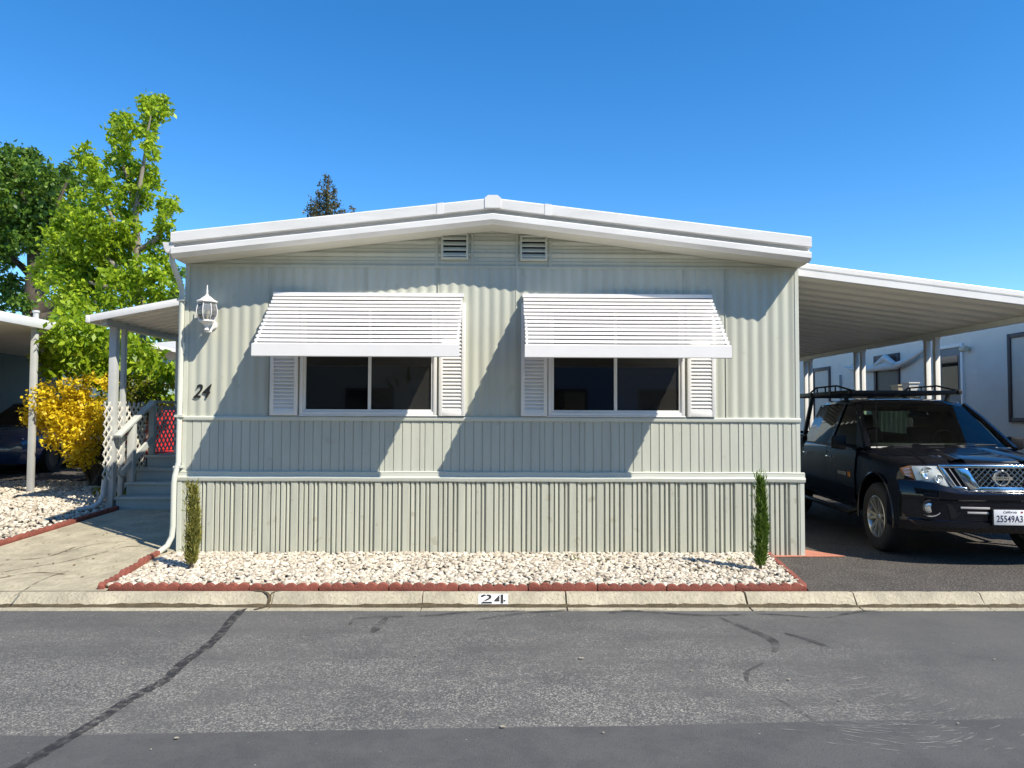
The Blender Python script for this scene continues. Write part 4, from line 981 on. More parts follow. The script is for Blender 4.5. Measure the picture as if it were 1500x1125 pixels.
# draped white cloth
sw = thing('cloth_swag', (NX-0.12, yat(1297), 2.3), 'rolled white cloth hung in a swag across the grey wall and brown window', 'cloth')
g = MB(); pl = [(1236,537),(1250,541),(1268,542),(1284,539),(1297,537),(1312,536),(1326,530),(1340,522),(1353,513)]
g.tube([atx(a, b, NX-0.10) for a, b in pl], [0.015, .05, .06, .075, .10, .08, .06, .05, .03], 8); g.build('rolled_cloth', M['cloth'], sw, smooth=60)
g = MB(); g.tube([atx(a, b, NX-0.14) for a, b in ((1283,535),(1297,524),(1311,534))], [.05, .075, .05], 8)
q0 = [atx(a, b, NX-0.15) for a, b in ((1282,536),(1297,523),(1314,536),(1300,542))]; g.prism(q0, (0.06, 0, 0)); g.build('bunched_fold', M['cloth'], sw, smooth=60)
# landing rail by the door
lr = thing('landing_rail', (NX-0.9, yat(1395), 0), 'cream picket landing rail in front of the neighbouring door', 'railing')
ya, yb_ = yat(1413)-0.1, yat(1374)+0.3
for k in range(8):
    y = ya+(yb_-ya)*k/7; MB().box(NX-0.93, NX-0.87, y-.03, y+.03, 0.0, 1.86).build('picket', M['cream'], lr)
MB().box(NX-0.96, NX-0.84, ya-.06, yb_+.06, 1.861, 1.90).build('rail_cap', M['galv'], lr)
MB().box(NX-0.955, NX-0.002, ya-.06, yb_+.06, 0.68, 0.76).build('landing', M['galv'], lr)
for i, (yy, hh, mm) in enumerate(((ya+.25, .20, 'cloth'), (ya+.62, .17, 'cream'))):
    o = thing('planter_box', (NX-0.9, yy, 1.90), ('pale planter box on the landing rail, nearer the street', 'pale planter box on the landing rail, farther from the street')[i], 'planter')
    g = MB(); g.loft([[(NX-.9+sx*w_, yy+sy*w_*1.4, 1.901+z) for sx, sy in ((-1, -1), (1, -1), (1, 1), (-1, 1))] for w_, z in ((.07, 0), (.09, hh), (.10, hh), (.10, hh+.02))]); g.build('box', M[mm], o)

# ------------------------------------------------------------------ left neighbour, its carport and cars
LXp = -7.45
ln = thing('left_neighbour_home', (-13.5, 8, gz(8)), 'dark teal sided home in deep shade at the far left', 'house')
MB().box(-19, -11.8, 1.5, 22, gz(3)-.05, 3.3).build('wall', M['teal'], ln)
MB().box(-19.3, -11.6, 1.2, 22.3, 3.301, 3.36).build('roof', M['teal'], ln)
MB().box(-11.81, -11.79, 5, 6.2, 1.5, 2.6).build('window', M['dark_glass'], ln)
lc = thing('left_carport', (LXp, 3.64, gz(3.6)), 'flat white carport roof on a pale square post at the far left', 'carport')
zc_ = atx(46, 474, LXp).z
MB().box(-11.79, LXp-0.031, -1.0, 11.5, zc_-0.02, zc_+0.05).build('roof', M['carport'], lc)
MB().box(LXp-0.03, LXp+0.07, -1.0, 5.0, zc_-0.06, zc_+0.09).build('gutter', M['white'], lc, bevel=0.006)
g = MB(); yp = atx(47, 600, LXp-0.05).y; g.box(LXp-0.08, LXp+0.0, yp-0.04, yp+0.04, gz(yp)-.02, zc_-0.061)
g.box(LXp+0.0005, LXp+0.004, yp-.02, yp+.02, gz(yp), zc_-.07); g.build('post', M['galv'], lc, bevel=0.004)
MB().box(-11.6, -11.52, yp-.05, yp+.05, gz(yp)-.02, zc_-.02).build('post', M['galv'], lc)
g = MB(); g.lathe([(0, .13), (.05, .13), (.055, .10), (.04, .09), (.04, 0)], (LXp-.03, yp, zc_+.10), 'z', 12); g.build('vent_cap', M['galv'], lc, smooth=30)
def simple_car(name, loc, m, label, rz=0):
    """nose towards -y"""
    o = thing(name, loc, label, 'car', None, rz)
    st = [(0, .55, .30, .62, .66), (.06, .76, .24, .72, .78), (.5, .86, .22, .84, .90), (1.15, .89, .22, .92, .98), (2.2, .90, .22, .95, .98), (3.4, .90, .22, .96, 1.0), (4.1, .86, .26, .92, .98), (4.35, .78, .34, .86, .90)]
    rings = [[(s_*x, y, z) for s_, x, z in ((1, w_-.1, zb), (1, w_, zb+.2), (1, w_, zs-.1), (1, w_-.08, zs), (1, w_*.4, zt), (-1, w_*.4, zt), (-1, w_-.08, zs), (-1, w_, zs-.1), (-1, w_, zb+.2), (-1, w_-.1, zb))] for y, w_, zb, zs, zt in st]
    MB().loft(rings).build('body', m, o, smooth=50, local=True)
    MB().loft([[(s_*x, y, z) for s_, x, y, z in ((-1, .78, 1.15+dy, zz), (1, .78, 1.15+dy, zz), (1, .78, 3.9-dy2, zz), (-1, .78, 3.9-dy2, zz))] if zz < 1.2 else [(s_*.60, y, zz) for s_, y in ((-1, 1.85), (1, 1.85), (1, 3.3), (-1, 3.3))] for zz, dy, dy2 in ((.95, 0, 0), (1.40, 0, 0))]).build('cabin_glass', M['dark_glass'], o, smooth=30, local=True)
    MB().loft([[(s_*w_, y, zz) for s_, y in ((-1, a), (1, a), (1, b), (-1, b))] for w_, a, b, zz in ((.62, 1.83, 3.32, 1.395), (.60, 1.9, 3.25, 1.44))]).build('roof', m, o, smooth=50, local=True)
    for sx in (-1, 1):
        for yy in (.85, 3.45):
            wh = bpy.data.objects.new('wheel', None); C.objects.link(wh); wh.parent = o; wh.location = (sx*.82, yy, .32)
            MB().lathe([(.20, -.1), (.30, -.1), (.32, -.07), (.32, .07), (.30, .1), (.20, .1)], (0, 0, 0), 'x', 20).build('tyre', M['tyre'], wh, smooth=40, local=True)
            MB().lathe([(0, sx*.07), (.19, sx*.08), (.205, sx*.1), (.205, -sx*.09), (0, -sx*.09)], (0, 0, 0), 'x', 16).build('rim', M['trim_black'], wh, smooth=40, local=True)
        MB().prism([(sx*.50, .045, .60), (sx*.74, .13, .62), (sx*.72, .14, .73), (sx*.52, .055, .70)], (0, .05, 0)).build('headlight', M['lens'], o, local=True)
    return o
g = MB(); g.loft([[(-14, y, gz(y)+.012), (-7.75, y, gz(y)+.012)] for y in (2.4, 5, 9, 14)], closed=False); struct(g.build('side_driveway', M['driveway']))  # dark asphalt sheet laid to stand in for shade under the left carport
simple_car('parked_car', (-10.0, 6.3, gz(6.3)), M['bluecar'], 'blue car parked in shade under the left carport')
simple_car('parked_car', (-10.0, 11.6, gz(11.6)), M['redcar'], 'dark red car in shade behind the yellow shrub', R(-6))
# pale home behind the porch
rh = thing('rear_home', (-8, 16, gz(16)), 'pale teal home with white fascia partly hidden behind the porch', 'house')
MB().box(-12, -4.2, 15.6, 22, gz(16)-.05, 3.35).build('wall', M['paleteal'], rh)
g = MB(); g.prism([(-12.4, 15.2, 3.36), (-3.9, 15.2, 3.36), (-3.9, 15.2, 3.56), (-8.1, 15.2, 3.95), (-12.4, 15.2, 3.56)], (0, 7, 0)); g.build('roof', M['white'], rh)

# ------------------------------------------------------------------ homes across the street (seen only in the window reflections)
for i, (x0, x1, wm, lab) in enumerate(((-9.5, -2.0, 'tanwall', 'tan home across the street mirrored in the left part of the right window'), (-0.2, 7.0, 'bluewall', 'blue home with white gable across the street, mirrored in the right window'), (9.6, 17, 'tanwall', 'tan home across the street to the right, mirrored in the truck paint'))):
    y0 = -15.0; o = thing('opposite_home', ((x0+x1)/2, y0, 0), lab, 'house', 'homes across the street'); xm = (x0+x1)/2
    MB().prism([(x0, y0, 0), (x1, y0, 0), (x1, y0, 2.9), (xm, y0, 3.7), (x0, y0, 2.9)], (0, -10, 0)).build('wall', M[wm], o)
    g = MB(); g.prism([(x0-.3, y0+.4, 2.86), (xm, y0+.4, 3.72), (x1+.3, y0+.4, 2.86), (x1+.3, y0+.4, 3.06), (xm, y0+.4, 3.95), (x0-.3, y0+.4, 3.06)], (0, -10.8, 0)); g.build('roof', M['white'], o)
    for a in (0.2, 0.62):
        f_ = MB().box(x0+(x1-x0)*a, x0+(x1-x0)*(a+.2), y0, y0+.05, 1.2, 2.3).build('window', M['brown'], o)
        MB().box(x0+(x1-x0)*a+.08, x0+(x1-x0)*(a+.2)-.08, y0+.0505, y0+.056, 1.28, 2.22).build('pane', M['dark_glass'], f_)
TL = ['broad tree across the street mirrored at the left of the right window', 'leafy tree across the street behind the blue home', 'wide tree across the street left of the tan home', 'tall tree across the street, far left', 'tree across the street, right of the blue home', 'tall tree across the street, far right', 'bushy tree across the street beyond the right tan home']
for (tx, ty, th), lab in zip(((-3.4, -18, 8.5), (4, -27, 11), (-10, -19, 9), (-19, -20, 11), (8.4, -21, 8), (24, -24, 11), (15, -28, 11)), TL):  # tree row added behind the camera to cut sky light, also mirrored in glass
    ot = thing('opposite_tree', (tx, ty, 0), lab, 'tree', 'trees across the street')
    leaves('crown', [(tx+random.uniform(-3.0, 3.0), ty+random.uniform(-1.8, 1.8), th*random.uniform(.34, 1.0), 1.5, 1.3, 1.2) for _ in range(22)], 110, 0.55, M['green'], ot, aspect=0.8)
    MB().tube([(tx, ty, 0), (tx+.1, ty, th*.3), (tx-.1, ty, th*.7)], [.3, .22, .1], 8).build('trunk', M['bark'], ot, smooth=60)

# ------------------------------------------------------------------ pickup truck under the carport (nose towards -y, built in its own frame)
tk = thing('pickup_truck', (5.08, -0.66, 0.0), 'glossy black crew cab pickup truck with ladder rack parked under the right carport', 'truck', None, R(-5.0))
def bow(x):
    u = min(1.05, abs(x)/0.9); return 0.055*u*u+0.20*u**4
def yf(x, z): return 0.085+bow(x)+max(0, z-0.72)*0.14
def tring(y, w_, zb, zs, zt, bf):
    hp = [(w_*.55, zb), (w_-.10, zb), (w_-.02, zb+.06), (w_, zb+.22), (w_+.004, (zb+zs)/2+.05), (w_-.012, zs-.13), (w_-.035, zs-.045), (w_-.085, zs-.005), (w_*.74, zs+(zt-zs)*.45), (w_*.45, zs+(zt-zs)*.88), (0, zt)]
    full = [(x, z) for x, z in hp]+[(-x, z) for x, z in hp[-2::-1]]
    return [(x, y+bow(x)*bf+(max(0, z-.72)*.14 if bf > .9 else 0), z) for x, z in full]
ST = [(0.10,.865,.46,.985,1.00,1), (0.13,.875,.44,1.015,1.035,1), (0.20,.885,.42,1.035,1.068,.95), (0.45,.905,.40,1.06,1.105,.6), (0.70,.912,.38,1.075,1.13,.3), (0.95,.918,.38,1.095,1.155,.1), (1.28,.918,.38,1.125,1.19,0), (1.36,.918,.38,1.135,1.165,0),
      (1.45,.92,.38,1.14,1.145,0), (2.5,.925,.38,1.155,1.15,0), (3.50,.925,.38,1.165,1.16,0), (3.56,.922,.38,1.24,1.235,0), (4.3,.922,.40,1.255,1.25,0), (5.05,.915,.45,1.265,1.26,0), (5.16,.895,.50,1.25,1.245,0)]
body = MB().loft([tring(*q) for q in ST]).build('body', M['paint_black'], tk, smooth=38, local=True)
# wheel arches and bed cut out of the shell
cut = MB()
for yy in (.90, 4.10):
    for sx in (-1, 1): cut.lathe([(0, .58*sx), (.475, .58*sx), (.475, 1.1*sx), (0, 1.1*sx)], (0, yy, .40), 'x', 32)
cut.box(-.78, .78, 3.72, 5.06, .75, 1.6)
co = cut.build('cutter', M['trim_black'])
bmv = bmesh.new(); bmv.from_mesh(co.data); bmesh.ops.remove_doubles(bmv, verts=bmv.verts, dist=1e-5); bmesh.ops.recalc_face_normals(bmv, faces=bmv.faces); bmv.to_mesh(co.data); bmv.free()
md = body.modifiers.new('cut', 'BOOLEAN'); md.object = co; md.operation = 'DIFFERENCE'; md.solver = 'EXACT'
bpy.context.view_layer.update()
# evaluate with the body detached from the root's transform
sv = tk.matrix_basis.copy(); tk.matrix_basis = Matrix.Identity(4); bpy.context.view_layer.update()
nm = bpy.data.meshes.new_from_object(body.evaluated_get(bpy.context.evaluated_depsgraph_get()))
body.modifiers.remove(md); body.data = nm; nm.name = 'body'; nm.shade_smooth(); nm.set_sharp_from_angle(angle=R(38))
tk.matrix_basis = sv; bpy.data.objects.remove(co)
nm.materials.clear(); nm.materials.append(M['paint_black'])
def P(mb, name, m, par=tk, **k): return mb.build(name, m, par, local=True, **k)
# arch lips
for yy in (.90, 4.10):
    for sx in (-1, 1):
        P(MB().tube([(sx*(.918+(.0 if yy > 1 else -bow(.918)*0)), yy-.478*math.cos(t), .40+.478*math.sin(t)) for t in np.linspace(-0.15, math.pi+.15, 26)], .016, 6), 'arch_lip', M['paint_black'], smooth=60)
# hood seam and panel lines
def hoodz(x, y):
    zs = np.interp(y, [q[0] for q in ST], [q[3] for q in ST]); zt = np.interp(y, [q[0] for q in ST], [q[4] for q in ST]); w_ = .9
    u = abs(x)/w_; return float(np.interp(u, [0, .45, .74, .91], [zt, zs+(zt-zs)*.88, zs+(zt-zs)*.45, zs-.005]))
for sx in (-1, 1):
    P(MB().tube([(sx*(.66-.06*(y-.2)), y+bow(.6)*max(0, 1-y/.9), hoodz(.66, y)+.003) for y in np.linspace(.16, 1.3, 10)], .006, 5), 'hood_seam', M['trim_black'])
hb = MB()
for sx in (-1, 1): hb.loft([[(sx*(.36-.05*t+dx), .2+1.05*t, hoodz(.36, .2+1.05*t)+dz) for dx, dz in ((-.09, -.004), (-.03, .020), (.02, .016), (.07, -.006))] for t in np.linspace(0, 1, 9)], closed=False)
P(hb, 'hood_crease', M['paint_black'], smooth=70)
# bumper
bp_ = []
for x in np.linspace(-.925, .925, 31):
    o_ = bow(x)
    tz = min(1, max(0, (abs(x)-.34)/.42)); tz = .085*tz*tz*(3-2*tz)
    bp_.append([(x, o_+.06, .775+tz), (x, o_+.02, .768+tz), (x, o_-.022, .735+tz*.5), (x, o_-.020, .68), (x, o_-.005, .665), (x, o_-.002, .47), (x, o_-.022, .455), (x, o_-.020, .40), (x, o_+.03, .345), (x, o_+.30, .35), (x, o_+.30, .77)])
bumper = P(MB().loft(bp_), 'front_bumper', M['paint_black'], smooth=32)
def fpatch(poly, y0, th, name, m, par=tk, base=lambda x, z: bow(x), bevel=0.0):
    """panel following the curved nose; poly in (x, z)"""
    g = MB(); n = len(poly); a = [(x, base(x, z)+y0, z) for x, z in poly]; b = [(x, base(x, z)+y0+th, z) for x, z in poly]
    g.add(a+b, [tuple(range(n)), tuple(range(2*n-1, n-1, -1))]+[(i, i+n, (i+1) % n+n, (i+1) % n) for i in range(n)])
    return P(g, name, m, par, bevel=bevel)
fpatch([(-.56, .655), (-.52, .48), (-.3, .475), (0, .475), (.3, .475), (.52, .48), (.56, .655), (.3, .658), (0, .658), (-.3, .658)], -.008, .02, 'air_intake', M['trim_black'], bumper)
for z, xa_, xb_ in ((.600, -.44, -.17), (.552, -.38, -.18)):
    for s_ in (1, -1): fpatch([(s_*xa_, z-.010), (s_*xb_, z-.010), (s_*xb_, z+.010), (s_*xa_, z+.010)], -.02, .014, 'intake_bar', M['silver'], bumper, bevel=.003)
for sx in (-1, 1):
    cx = sx*.70; yy = bow(.70)-.012
    P(MB().lathe([(.085, .02), (.088, -.006), (.070, -.010), (.062, .015)], (cx, yy, .585), 'y', 24), 'fog_lamp_ring', M['trim_black'], bumper, smooth=40)
    P(MB().lathe([(0, .004), (.045, .0), (.058, .012), (.06, .03)], (cx, yy, .585), 'y', 20), 'fog_lamp', M['reflector'], bumper, smooth=50)
    P(MB().tube([(cx+sx*.06*math.cos(t)*1.6, yy-.012+.03*(math.cos(t)*sx*sx), .585+.085*math.sin(t)) for t in np.linspace(-2.6, -0.9, 9)], .005, 5), 'fog_trim', M['silver'], bumper)
# licence plate
pl = fpatch([(-.1525, .44), (.1525, .44), (.1525, .592), (-.1525, .592)], -.048, .005, 'licence_plate', M['plate'], bumper, base=lambda x, z: 0, bevel=.002)
fpatch([(-.165, .43), (.165, .43), (.165, .60), (-.165, .60)], -.042, .045, 'plate_bracket', M['trim_black'], bumper, base=lambda x, z: 0)
text('lettering', '25549A3', .092, Matrix.Translation((0, -.0492, .500)) @ FACE @ Matrix.Diagonal((.72, 1, 1, 1)), M['navy'], pl, local=True, offset=.001, spacing=1.06, extrude=.0006)
text('lettering', 'California', .034, Matrix.Translation((0, -.0492, .570)) @ FACE, M['navy'], pl, local=True, shear=.3, extrude=.0006)
P(MB().box(.105, .125, -.0495, -.0482, .562, .578), 'sticker', M['redink'], pl)
# grille
gb = lambda x, z: yf(x, z)
grille = fpatch([(-.575, 1.012), (-.5, .78), (-.2, .765), (.2, .765), (.5, .78), (.575, 1.012), (.3, 1.018), (0, 1.02), (-.3, 1.018)], .006, .012, 'grille', M['trim_black'], base=gb)
def gp(poly, name='chrome_strut', y0=-.022, th=.03, m=M['chrome'], bevel=.005): return fpatch(poly, y0, th, name, m, grille, base=gb, bevel=bevel)
for s_ in (1, -1):
    gp([(s_*-.43, .99), (s_*-.315, .99), (s_*-.20, .775), (s_*-.30, .765)])
    gp([(s_*-.575, 1.005), (s_*-.545, 1.005), (s_*-.445, .80), (s_*-.475, .79)])
    gp([(s_*-.475, .79), (s_*-.445, .81), (s_*-.335, .80), (s_*-.32, .775)])
    gm = MB()
    for k in range(5):
        x0_, z0_ = s_*(-.58+k*.05), .99; gm.bar((x0_, yf(x0_, .9), .985), (x0_+s_*.11, yf(x0_+s_*.1, .85)-.002, .80), .006, .008)
    P(gm, 'grille_mesh', M['silver'], grille)
gp([(-.575, 1.022), (-.3, 1.028), (0, 1.03), (.3, 1.028), (.575, 1.022), (.56, .992), (.3, .994), (0, .994), (-.3, .994), (-.56, .992)], 'chrome_bar', -.026, .035)
gp([(-.30, .765), (-.20, .805), (0, .808), (.20, .805), (.30, .765), (.1, .758), (-.1, .758)], 'chrome_bar', -.026, .035)
gm = MB()
for sg in (1, -1):
    for k in range(-9, 10):
        c = k*.058; pts = []
        for t in np.linspace(0, 1, 21):
            z = .80+.19*t; x = c+sg*(t-.5)*.19; lim = .20+.115*t
            if abs(x) < lim: pts.append((x, yf(x, z)-.004-.003*sg, z))
        if len(pts) > 1: gm.bar(pts[0], pts[-1], .010, .008, up=(0, 1, 0))
P(gm, 'grille_mesh', M['chrome'], grille)
em_ = MB(); ye = yf(0, .9)-.03
em_.lathe([(.060, .0), (.066, -.012), (.078, -.012), (.084, 0), (.080, .008), (.062, .008)], (0, ye, .895), 'y', 36, closed=True)
em_.box(-.098, .098, ye-.018, ye+.004, .878, .912); P(em_, 'emblem', M['chrome'], grille, smooth=40)
text('lettering', 'NISSAN', .030, Matrix.Translation((0, ye-.019, .895)) @ FACE @ Matrix.Diagonal((1.25, 1, 1, 1)), M['trim_black'], grille, local=True, extrude=.0006)
# headlights wrapping the corners
def hl_grid(poly, name, m, par, y0, n=8, dome=.0):
    """quad patch between four (x, z) corners: inner-top, outer-top, outer-bottom, inner-bottom"""
    it, ot_, ob, ib = poly; g = MB(); rows = []
    for j in range(n+1):
        v = j/n; r_ = []
        for i in range(n+1):
            u = i/n; x = (it[0]*(1-u)+ot_[0]*u)*(1-v)+(ib[0]*(1-u)+ob[0]*u)*v; z = (it[1]*(1-u)+ot_[1]*u)*(1-v)+(ib[1]*(1-u)+ob[1]*u)*v
            r_.append((x, yf(x, z)+y0-dome*math.sin(math.pi*u)*math.sin(math.pi*v), z))
        rows.append(r_)
    g.loft(rows, closed=False); k0 = len(g.v); g.loft([[(x, y+.05, z) for x, y, z in r_] for r_ in rows], closed=False)
    per = [(0, i) for i in range(n+1)]+[(j, n) for j in range(1, n+1)]+[(n, i) for i in range(n-1, -1, -1)]+[(j, 0) for j in range(n-1, 0, -1)]
    ix = [j*(n+1)+i for j, i in per]; g.f += [(a, b, b+k0, a+k0) for a, b in zip(ix, ix[1:]+ix[:1])]
    return P(g, name, m, par, smooth=40)
for s_ in (-1, 1):
    h = hl_grid([(s_*.585, 1.008), (s_*.795, 1.00), (s_*.765, .855), (s_*.485, .800)], 'headlight', M['lens'], tk, -.012, dome=.012)
    a_ = hl_grid([(s_*.797, 1.00), (s_*.868, .968), (s_*.845, .90), (s_*.767, .858)], 'turn_signal', M['amber'], h, -.010)
    for k in range(3): hl_grid([(s_*.800, .980-k*.04), (s_*.850, .963-k*.03), (s_*.849, .960-k*.03), (s_*.799, .977-k*.04)], 'signal_rib', M['lens'], a_, -.0125, n=2)
    for (x, z, r_) in ((.675, .935, .060), (.585, .88, .042)):
        P(MB().lathe([(0, .002), (r_*.35, -.008), (r_*.4, .0), (r_*.9, -.006), (r_, -.012), (r_*1.08, .01)], (s_*x, yf(x, z)-.020, z), 'y', 22), 'lamp_bowl', M['reflector'], h, smooth=50)
# cab: roof, pillars, glass, seats
RZ = [(1.985, 1.640, .60), (2.04, 1.690, .625), (2.25, 1.722, .635), (2.7, 1.742, .64), (3.2, 1.728, .635), (3.42, 1.695, .625), (3.49, 1.650, .61)]
rr = []
for y, z, w_ in RZ:
    half = [(w_+.030, z-.055), (w_+.022, z-.025), (w_-.02, z-.002), (w_*.6, z+.018), (0, z+.026)]
    full = half+[(-x, q) for x, q in half[-2::-1]]
    rr.append([(x, y-.05*(1-(x/.67)**2)*(1 if y < 2.1 else 0), q) for x, q in full]+[(-w_+.03, y, z-.055), (w_-.03, y, z-.055)])
P(MB().loft(rr), 'roof', M['paint_black'], smooth=45)
for s_ in (-1, 1):
    pil = MB(); pil.tube([(s_*.835, 1.30, 1.13), (s_*.79, 1.48, 1.27), (s_*.72, 1.75, 1.48), (s_*.645, 2.02, 1.66)], [.045, .040, .036, .036], 6)
    P(pil, 'pillar', M['paint_black'], smooth=50); pil = MB(); pil.bar((s_*.865, 2.46, 1.14), (s_*.650, 2.46, 1.68), .09, .035, up=(1, 0, 0))
    P(pil, 'pillar', M['paint_black']); pil = MB(); pil.prism([(s_*.868, 3.14, 1.14), (s_*.868, 3.55, 1.14), (s_*.645, 3.47, 1.67), (s_*.645, 3.08, 1.68)], (-s_*.05, 0, 0))
    P(pil, 'pillar', M['paint_black'])
rows = []
for v in np.linspace(0, 1, 7):
    yb_, zb2, hw_ = 1.325+.675*v, 1.155+.505*v, .800-.165*v
    rows.append([(hw_*u, yb_-.09*(1-u*u)*(1-.45*v), zb2+.012*(1-u*u)) for u in np.linspace(-1, 1, 13)])
P(MB().loft(rows, closed=False), 'windshield', M['truck_glass'], smooth=80)
sb = MB(); sb.loft([[(x, y-.002, z+.002) for x, y, z in rows[0]], [(x, y-.05, z-.012) for x, y, z in rows[0]]], closed=False); P(sb, 'cowl_strip', M['silver'], smooth=80)
for s_ in (-1, 1):
    P(MB().prism([(s_*.862, 1.56, 1.15), (s_*.862, 2.42, 1.15), (s_*.655, 2.42, 1.665), (s_*.665, 2.06, 1.64)], (s_*.004, 0, 0)), 'side_window', M['dark_glass'])
    P(MB().prism([(s_*.864, 2.50, 1.15), (s_*.864, 3.14, 1.15), (s_*.655, 3.08, 1.665), (s_*.655, 2.50, 1.665)], (s_*.004, 0, 0)), 'side_window', M['dark_glass'])
    P(MB().prism([(s_*.862, 1.35, 1.14), (s_*.862, 1.56, 1.15), (s_*.70, 1.95, 1.60)], (s_*.006, 0, 0)), 'quarter_panel', M['trim_black'])
    for y0_, y1_ in ((1.46, 2.46), (2.48, 3.42)):
        dr = P(MB().loft([[(s_*x, y, z) for y, z in ((y0_, z), (y1_, z))] for x, z in ((.900, .46), (.928, .52), (.934, .72), (.936, .85), (.922, 1.0), (.906, 1.10), (.868, 1.148))], closed=False), 'door', M['paint_black'], smooth=60)
        P(MB().bar((s_*.938, y1_-.22, .985), (s_*.938, y1_-.06, .985), .03, .022), 'handle', M['chrome'], dr, bevel=.006)
    mr = P(MB().loft([[(s_*x, 1.60+y, z) for x, z in ((.965, 1.10), (1.13, 1.12), (1.13, 1.27), (.965, 1.28))] for y in (0, .10)]), 'wing_mirror', M['trim_black'], bevel=.025)
    P(MB().prism([(s_*.98, 1.706, 1.12), (s_*1.115, 1.706, 1.135), (s_*1.115, 1.706, 1.255), (s_*.98, 1.706, 1.265)], (0, .003, 0)), 'mirror_glass', M['chrome'], mr)
    P(MB().bar((s_*.87, 1.64, 1.15), (s_*.98, 1.64, 1.16), .06, .04), 'mirror_arm', M['trim_black'], mr)
    P(MB().tube([(s_*.90, 1.38, .42), (s_*.99, 1.48, .36), (s_*.99, 3.35, .36), (s_*.90, 3.45, .42)], .032, 8), 'side_step', M['trim_black'], smooth=60)
    # door lettering
    if s_ < 0:
        D = Matrix(((0, 0, -1, -.9375), (-1, 0, 0, 1.86), (0, 1, 0, .80), (0, 0, 0, 1)))
        text('lettering', 'FRONTIER', .062, D, M['silver'], tk, local=True, extrude=.001)
        text('lettering', 'V6', .085, Matrix.Translation((0, -.23, .0)) @ D, M['orange'], tk, local=True, shear=.2, extrude=.001, offset=.003)
P(MB().prism([(-.62, 3.50, 1.25), (.62, 3.50, 1.25), (.58, 3.45, 1.60), (-.58, 3.45, 1.60)], (0, .004, 0)), 'rear_window', M['truck_glass'])
P(MB().box(-.80, .80, 3.46, 3.50, 1.10, 1.26), 'rear_panel', M['paint_black'])
for sx in (-.38, .38):
    P(MB().prism([(sx-.24, 2.38, 1.0), (sx+.24, 2.38, 1.0), (sx+.20, 2.52, 1.36), (sx-.20, 2.52, 1.36)], (0, .10, .02)), 'seat', M['seat'], bevel=.03)
    P(MB().prism([(sx-.12, 2.50, 1.37), (sx+.12, 2.50, 1.37), (sx+.11, 2.53, 1.54), (sx-.11, 2.53, 1.54)], (0, .08, 0)), 'headrest', M['seat'], bevel=.025)
P(MB().box(-.78, .78, 1.50, 1.80, 1.12, 1.19), 'dashboard', M['seat'], bevel=.03)
P(MB().lathe([(.175, -.015), (.19, 0), (.175, .015), (.165, 0)], (0, 0, 0), 'y', 24, closed=True).xform(Matrix.Translation((.38, 1.92, 1.18)) @ Matrix.Rotation(R(-28), 4, 'X')), 'steering_wheel', M['trim_black'], smooth=60)
P(MB().box(-.11, .11, 1.86, 1.90, 1.50, 1.56), 'rear_view_mirror', M['trim_black'], bevel=.012)
for x0_, x1_ in ((-.55, .02), (.05, .60)):
    P(MB().tube([(x0_, 1.245+.07*(x0_/.8)**2, 1.165), ((x0_+x1_)/2, 1.235, 1.185), (x1_, 1.25, 1.190)], [.014, .010, .006], 6), 'wiper', M['trim_black'], smooth=60)
P(MB().tube([(-.80, 1.12, 1.10), (-.80, 1.14, 1.90)], [.006, .0025], 5), 'antenna', M['trim_black'])
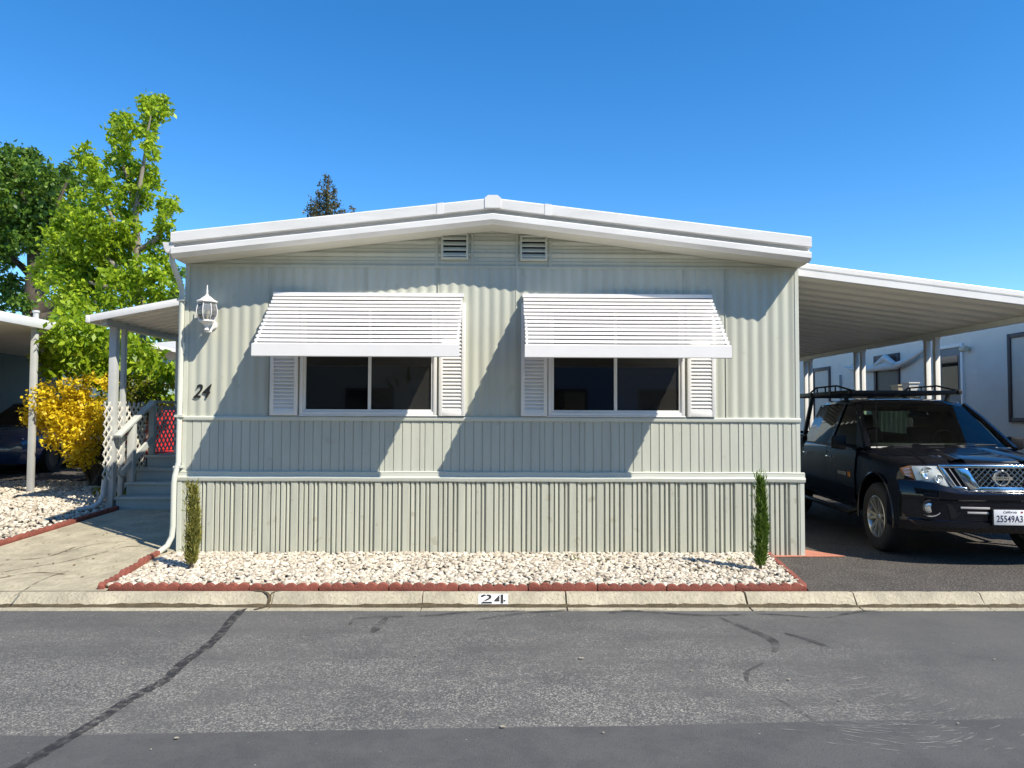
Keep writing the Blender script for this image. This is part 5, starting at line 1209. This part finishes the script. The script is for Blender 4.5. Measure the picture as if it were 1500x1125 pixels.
# wheels
for sx in (-1, 1):
    for yy in (.90, 4.10):
        wh = bpy.data.objects.new('wheel', None); C.objects.link(wh); wh.parent = tk; wh.location = (sx*.80, yy, .385)
        P(MB().lathe([(.235, -.11), (.30, -.122), (.352, -.118), (.378, -.095), (.385, -.05), (.385, .05), (.378, .095), (.352, .118), (.30, .122), (.235, .11)], (0, 0, 0), 'x', 48), 'tyre', M['tyre'], wh, smooth=40)
        rm = MB(); f_ = sx
        rm.lathe([(.236, f_*.112), (.228, f_*.116), (.214, f_*.098), (.205, f_*.05), (.200, -f_*.09), (.236, -f_*.11)], (0, 0, 0), 'x', 40)
        for k in range(6):
            for dd in (-.17, .17):
                a = k*math.pi/3+dd; a2 = k*math.pi/3+dd*1.15
                rm.bar((f_*.070, .050*math.cos(a), .050*math.sin(a)), (f_*.098, .220*math.cos(a2), .220*math.sin(a2)), .034, .03, up=(1, 0, 0))
        rm.lathe([(0, f_*.098), (.030, f_*.097), (.036, f_*.085), (.075, f_*.075), (.080, f_*.045)], (0, 0, 0), 'x', 24)
        P(rm, 'rim', M['alloy'], wh, smooth=30)
        P(MB().lathe([(.03, f_*.02), (.165, f_*.018), (.165, -f_*.01), (.03, -f_*.01)], (0, 0, 0), 'x', 28), 'brake_disc', M['silver'], wh)
        P(MB().lathe([(0, -f_*.06), (.2, -f_*.06)], (0, 0, 0), 'x', 28), 'wheel_well', M['trim_black'], wh)
P(MB().box(-.56, .56, .3, 5.0, .36, .46), 'chassis', M['trim_black'])
# ladder rack
rk = bpy.data.objects.new('ladder_rack', None); C.objects.link(rk); rk.parent = tk; rk.location = (0, 0, 0)
RT = 1.835
for sx in (-1, 1):
    P(MB().bar((sx*.67, 2.15, RT), (sx*.67, 5.0, RT), .045, .055), 'side_rail', M['black'], rk, bevel=.006)
    P(MB().tube([(sx*.67, 2.2, RT+.02), (sx*.67, 2.75, RT+.10), (sx*.67, 3.6, RT+.10), (sx*.67, 3.85, RT+.03)], .013, 6), 'upper_rail', M['black'], rk, smooth=60)
    for y in (2.8, 3.2, 3.55): P(MB().tube([(sx*.67, y, RT), (sx*.67, y, RT+.10)], .011, 6), 'upright', M['black'], rk)
    for y in (3.75, 5.0): P(MB().bar((sx*.80, y, 1.20), (sx*.675, y, RT-.028), .05, .05), 'rack_leg', M['black'], rk)
    P(MB().bar((sx*.64, 2.45, 1.70), (sx*.67, 2.45, RT-.028), .03, .05), 'rack_leg', M['black'], rk)
for y in (2.20, 2.9, 3.75, 5.0): P(MB().bar((-.71, y, RT-.004), (.71, y, RT-.004), .045, .047), 'cross_bar', M['black'], rk, bevel=.006)

# ------------------------------------------------------------------ finish
for o in list(S.objects):
    if o.type == 'MESH' and not o.data.materials: o.data.materials.append(M['trim'])
S.cycles.max_bounces = 10; S.cycles.transparent_max_bounces = 16
print('objects', len(S.objects))
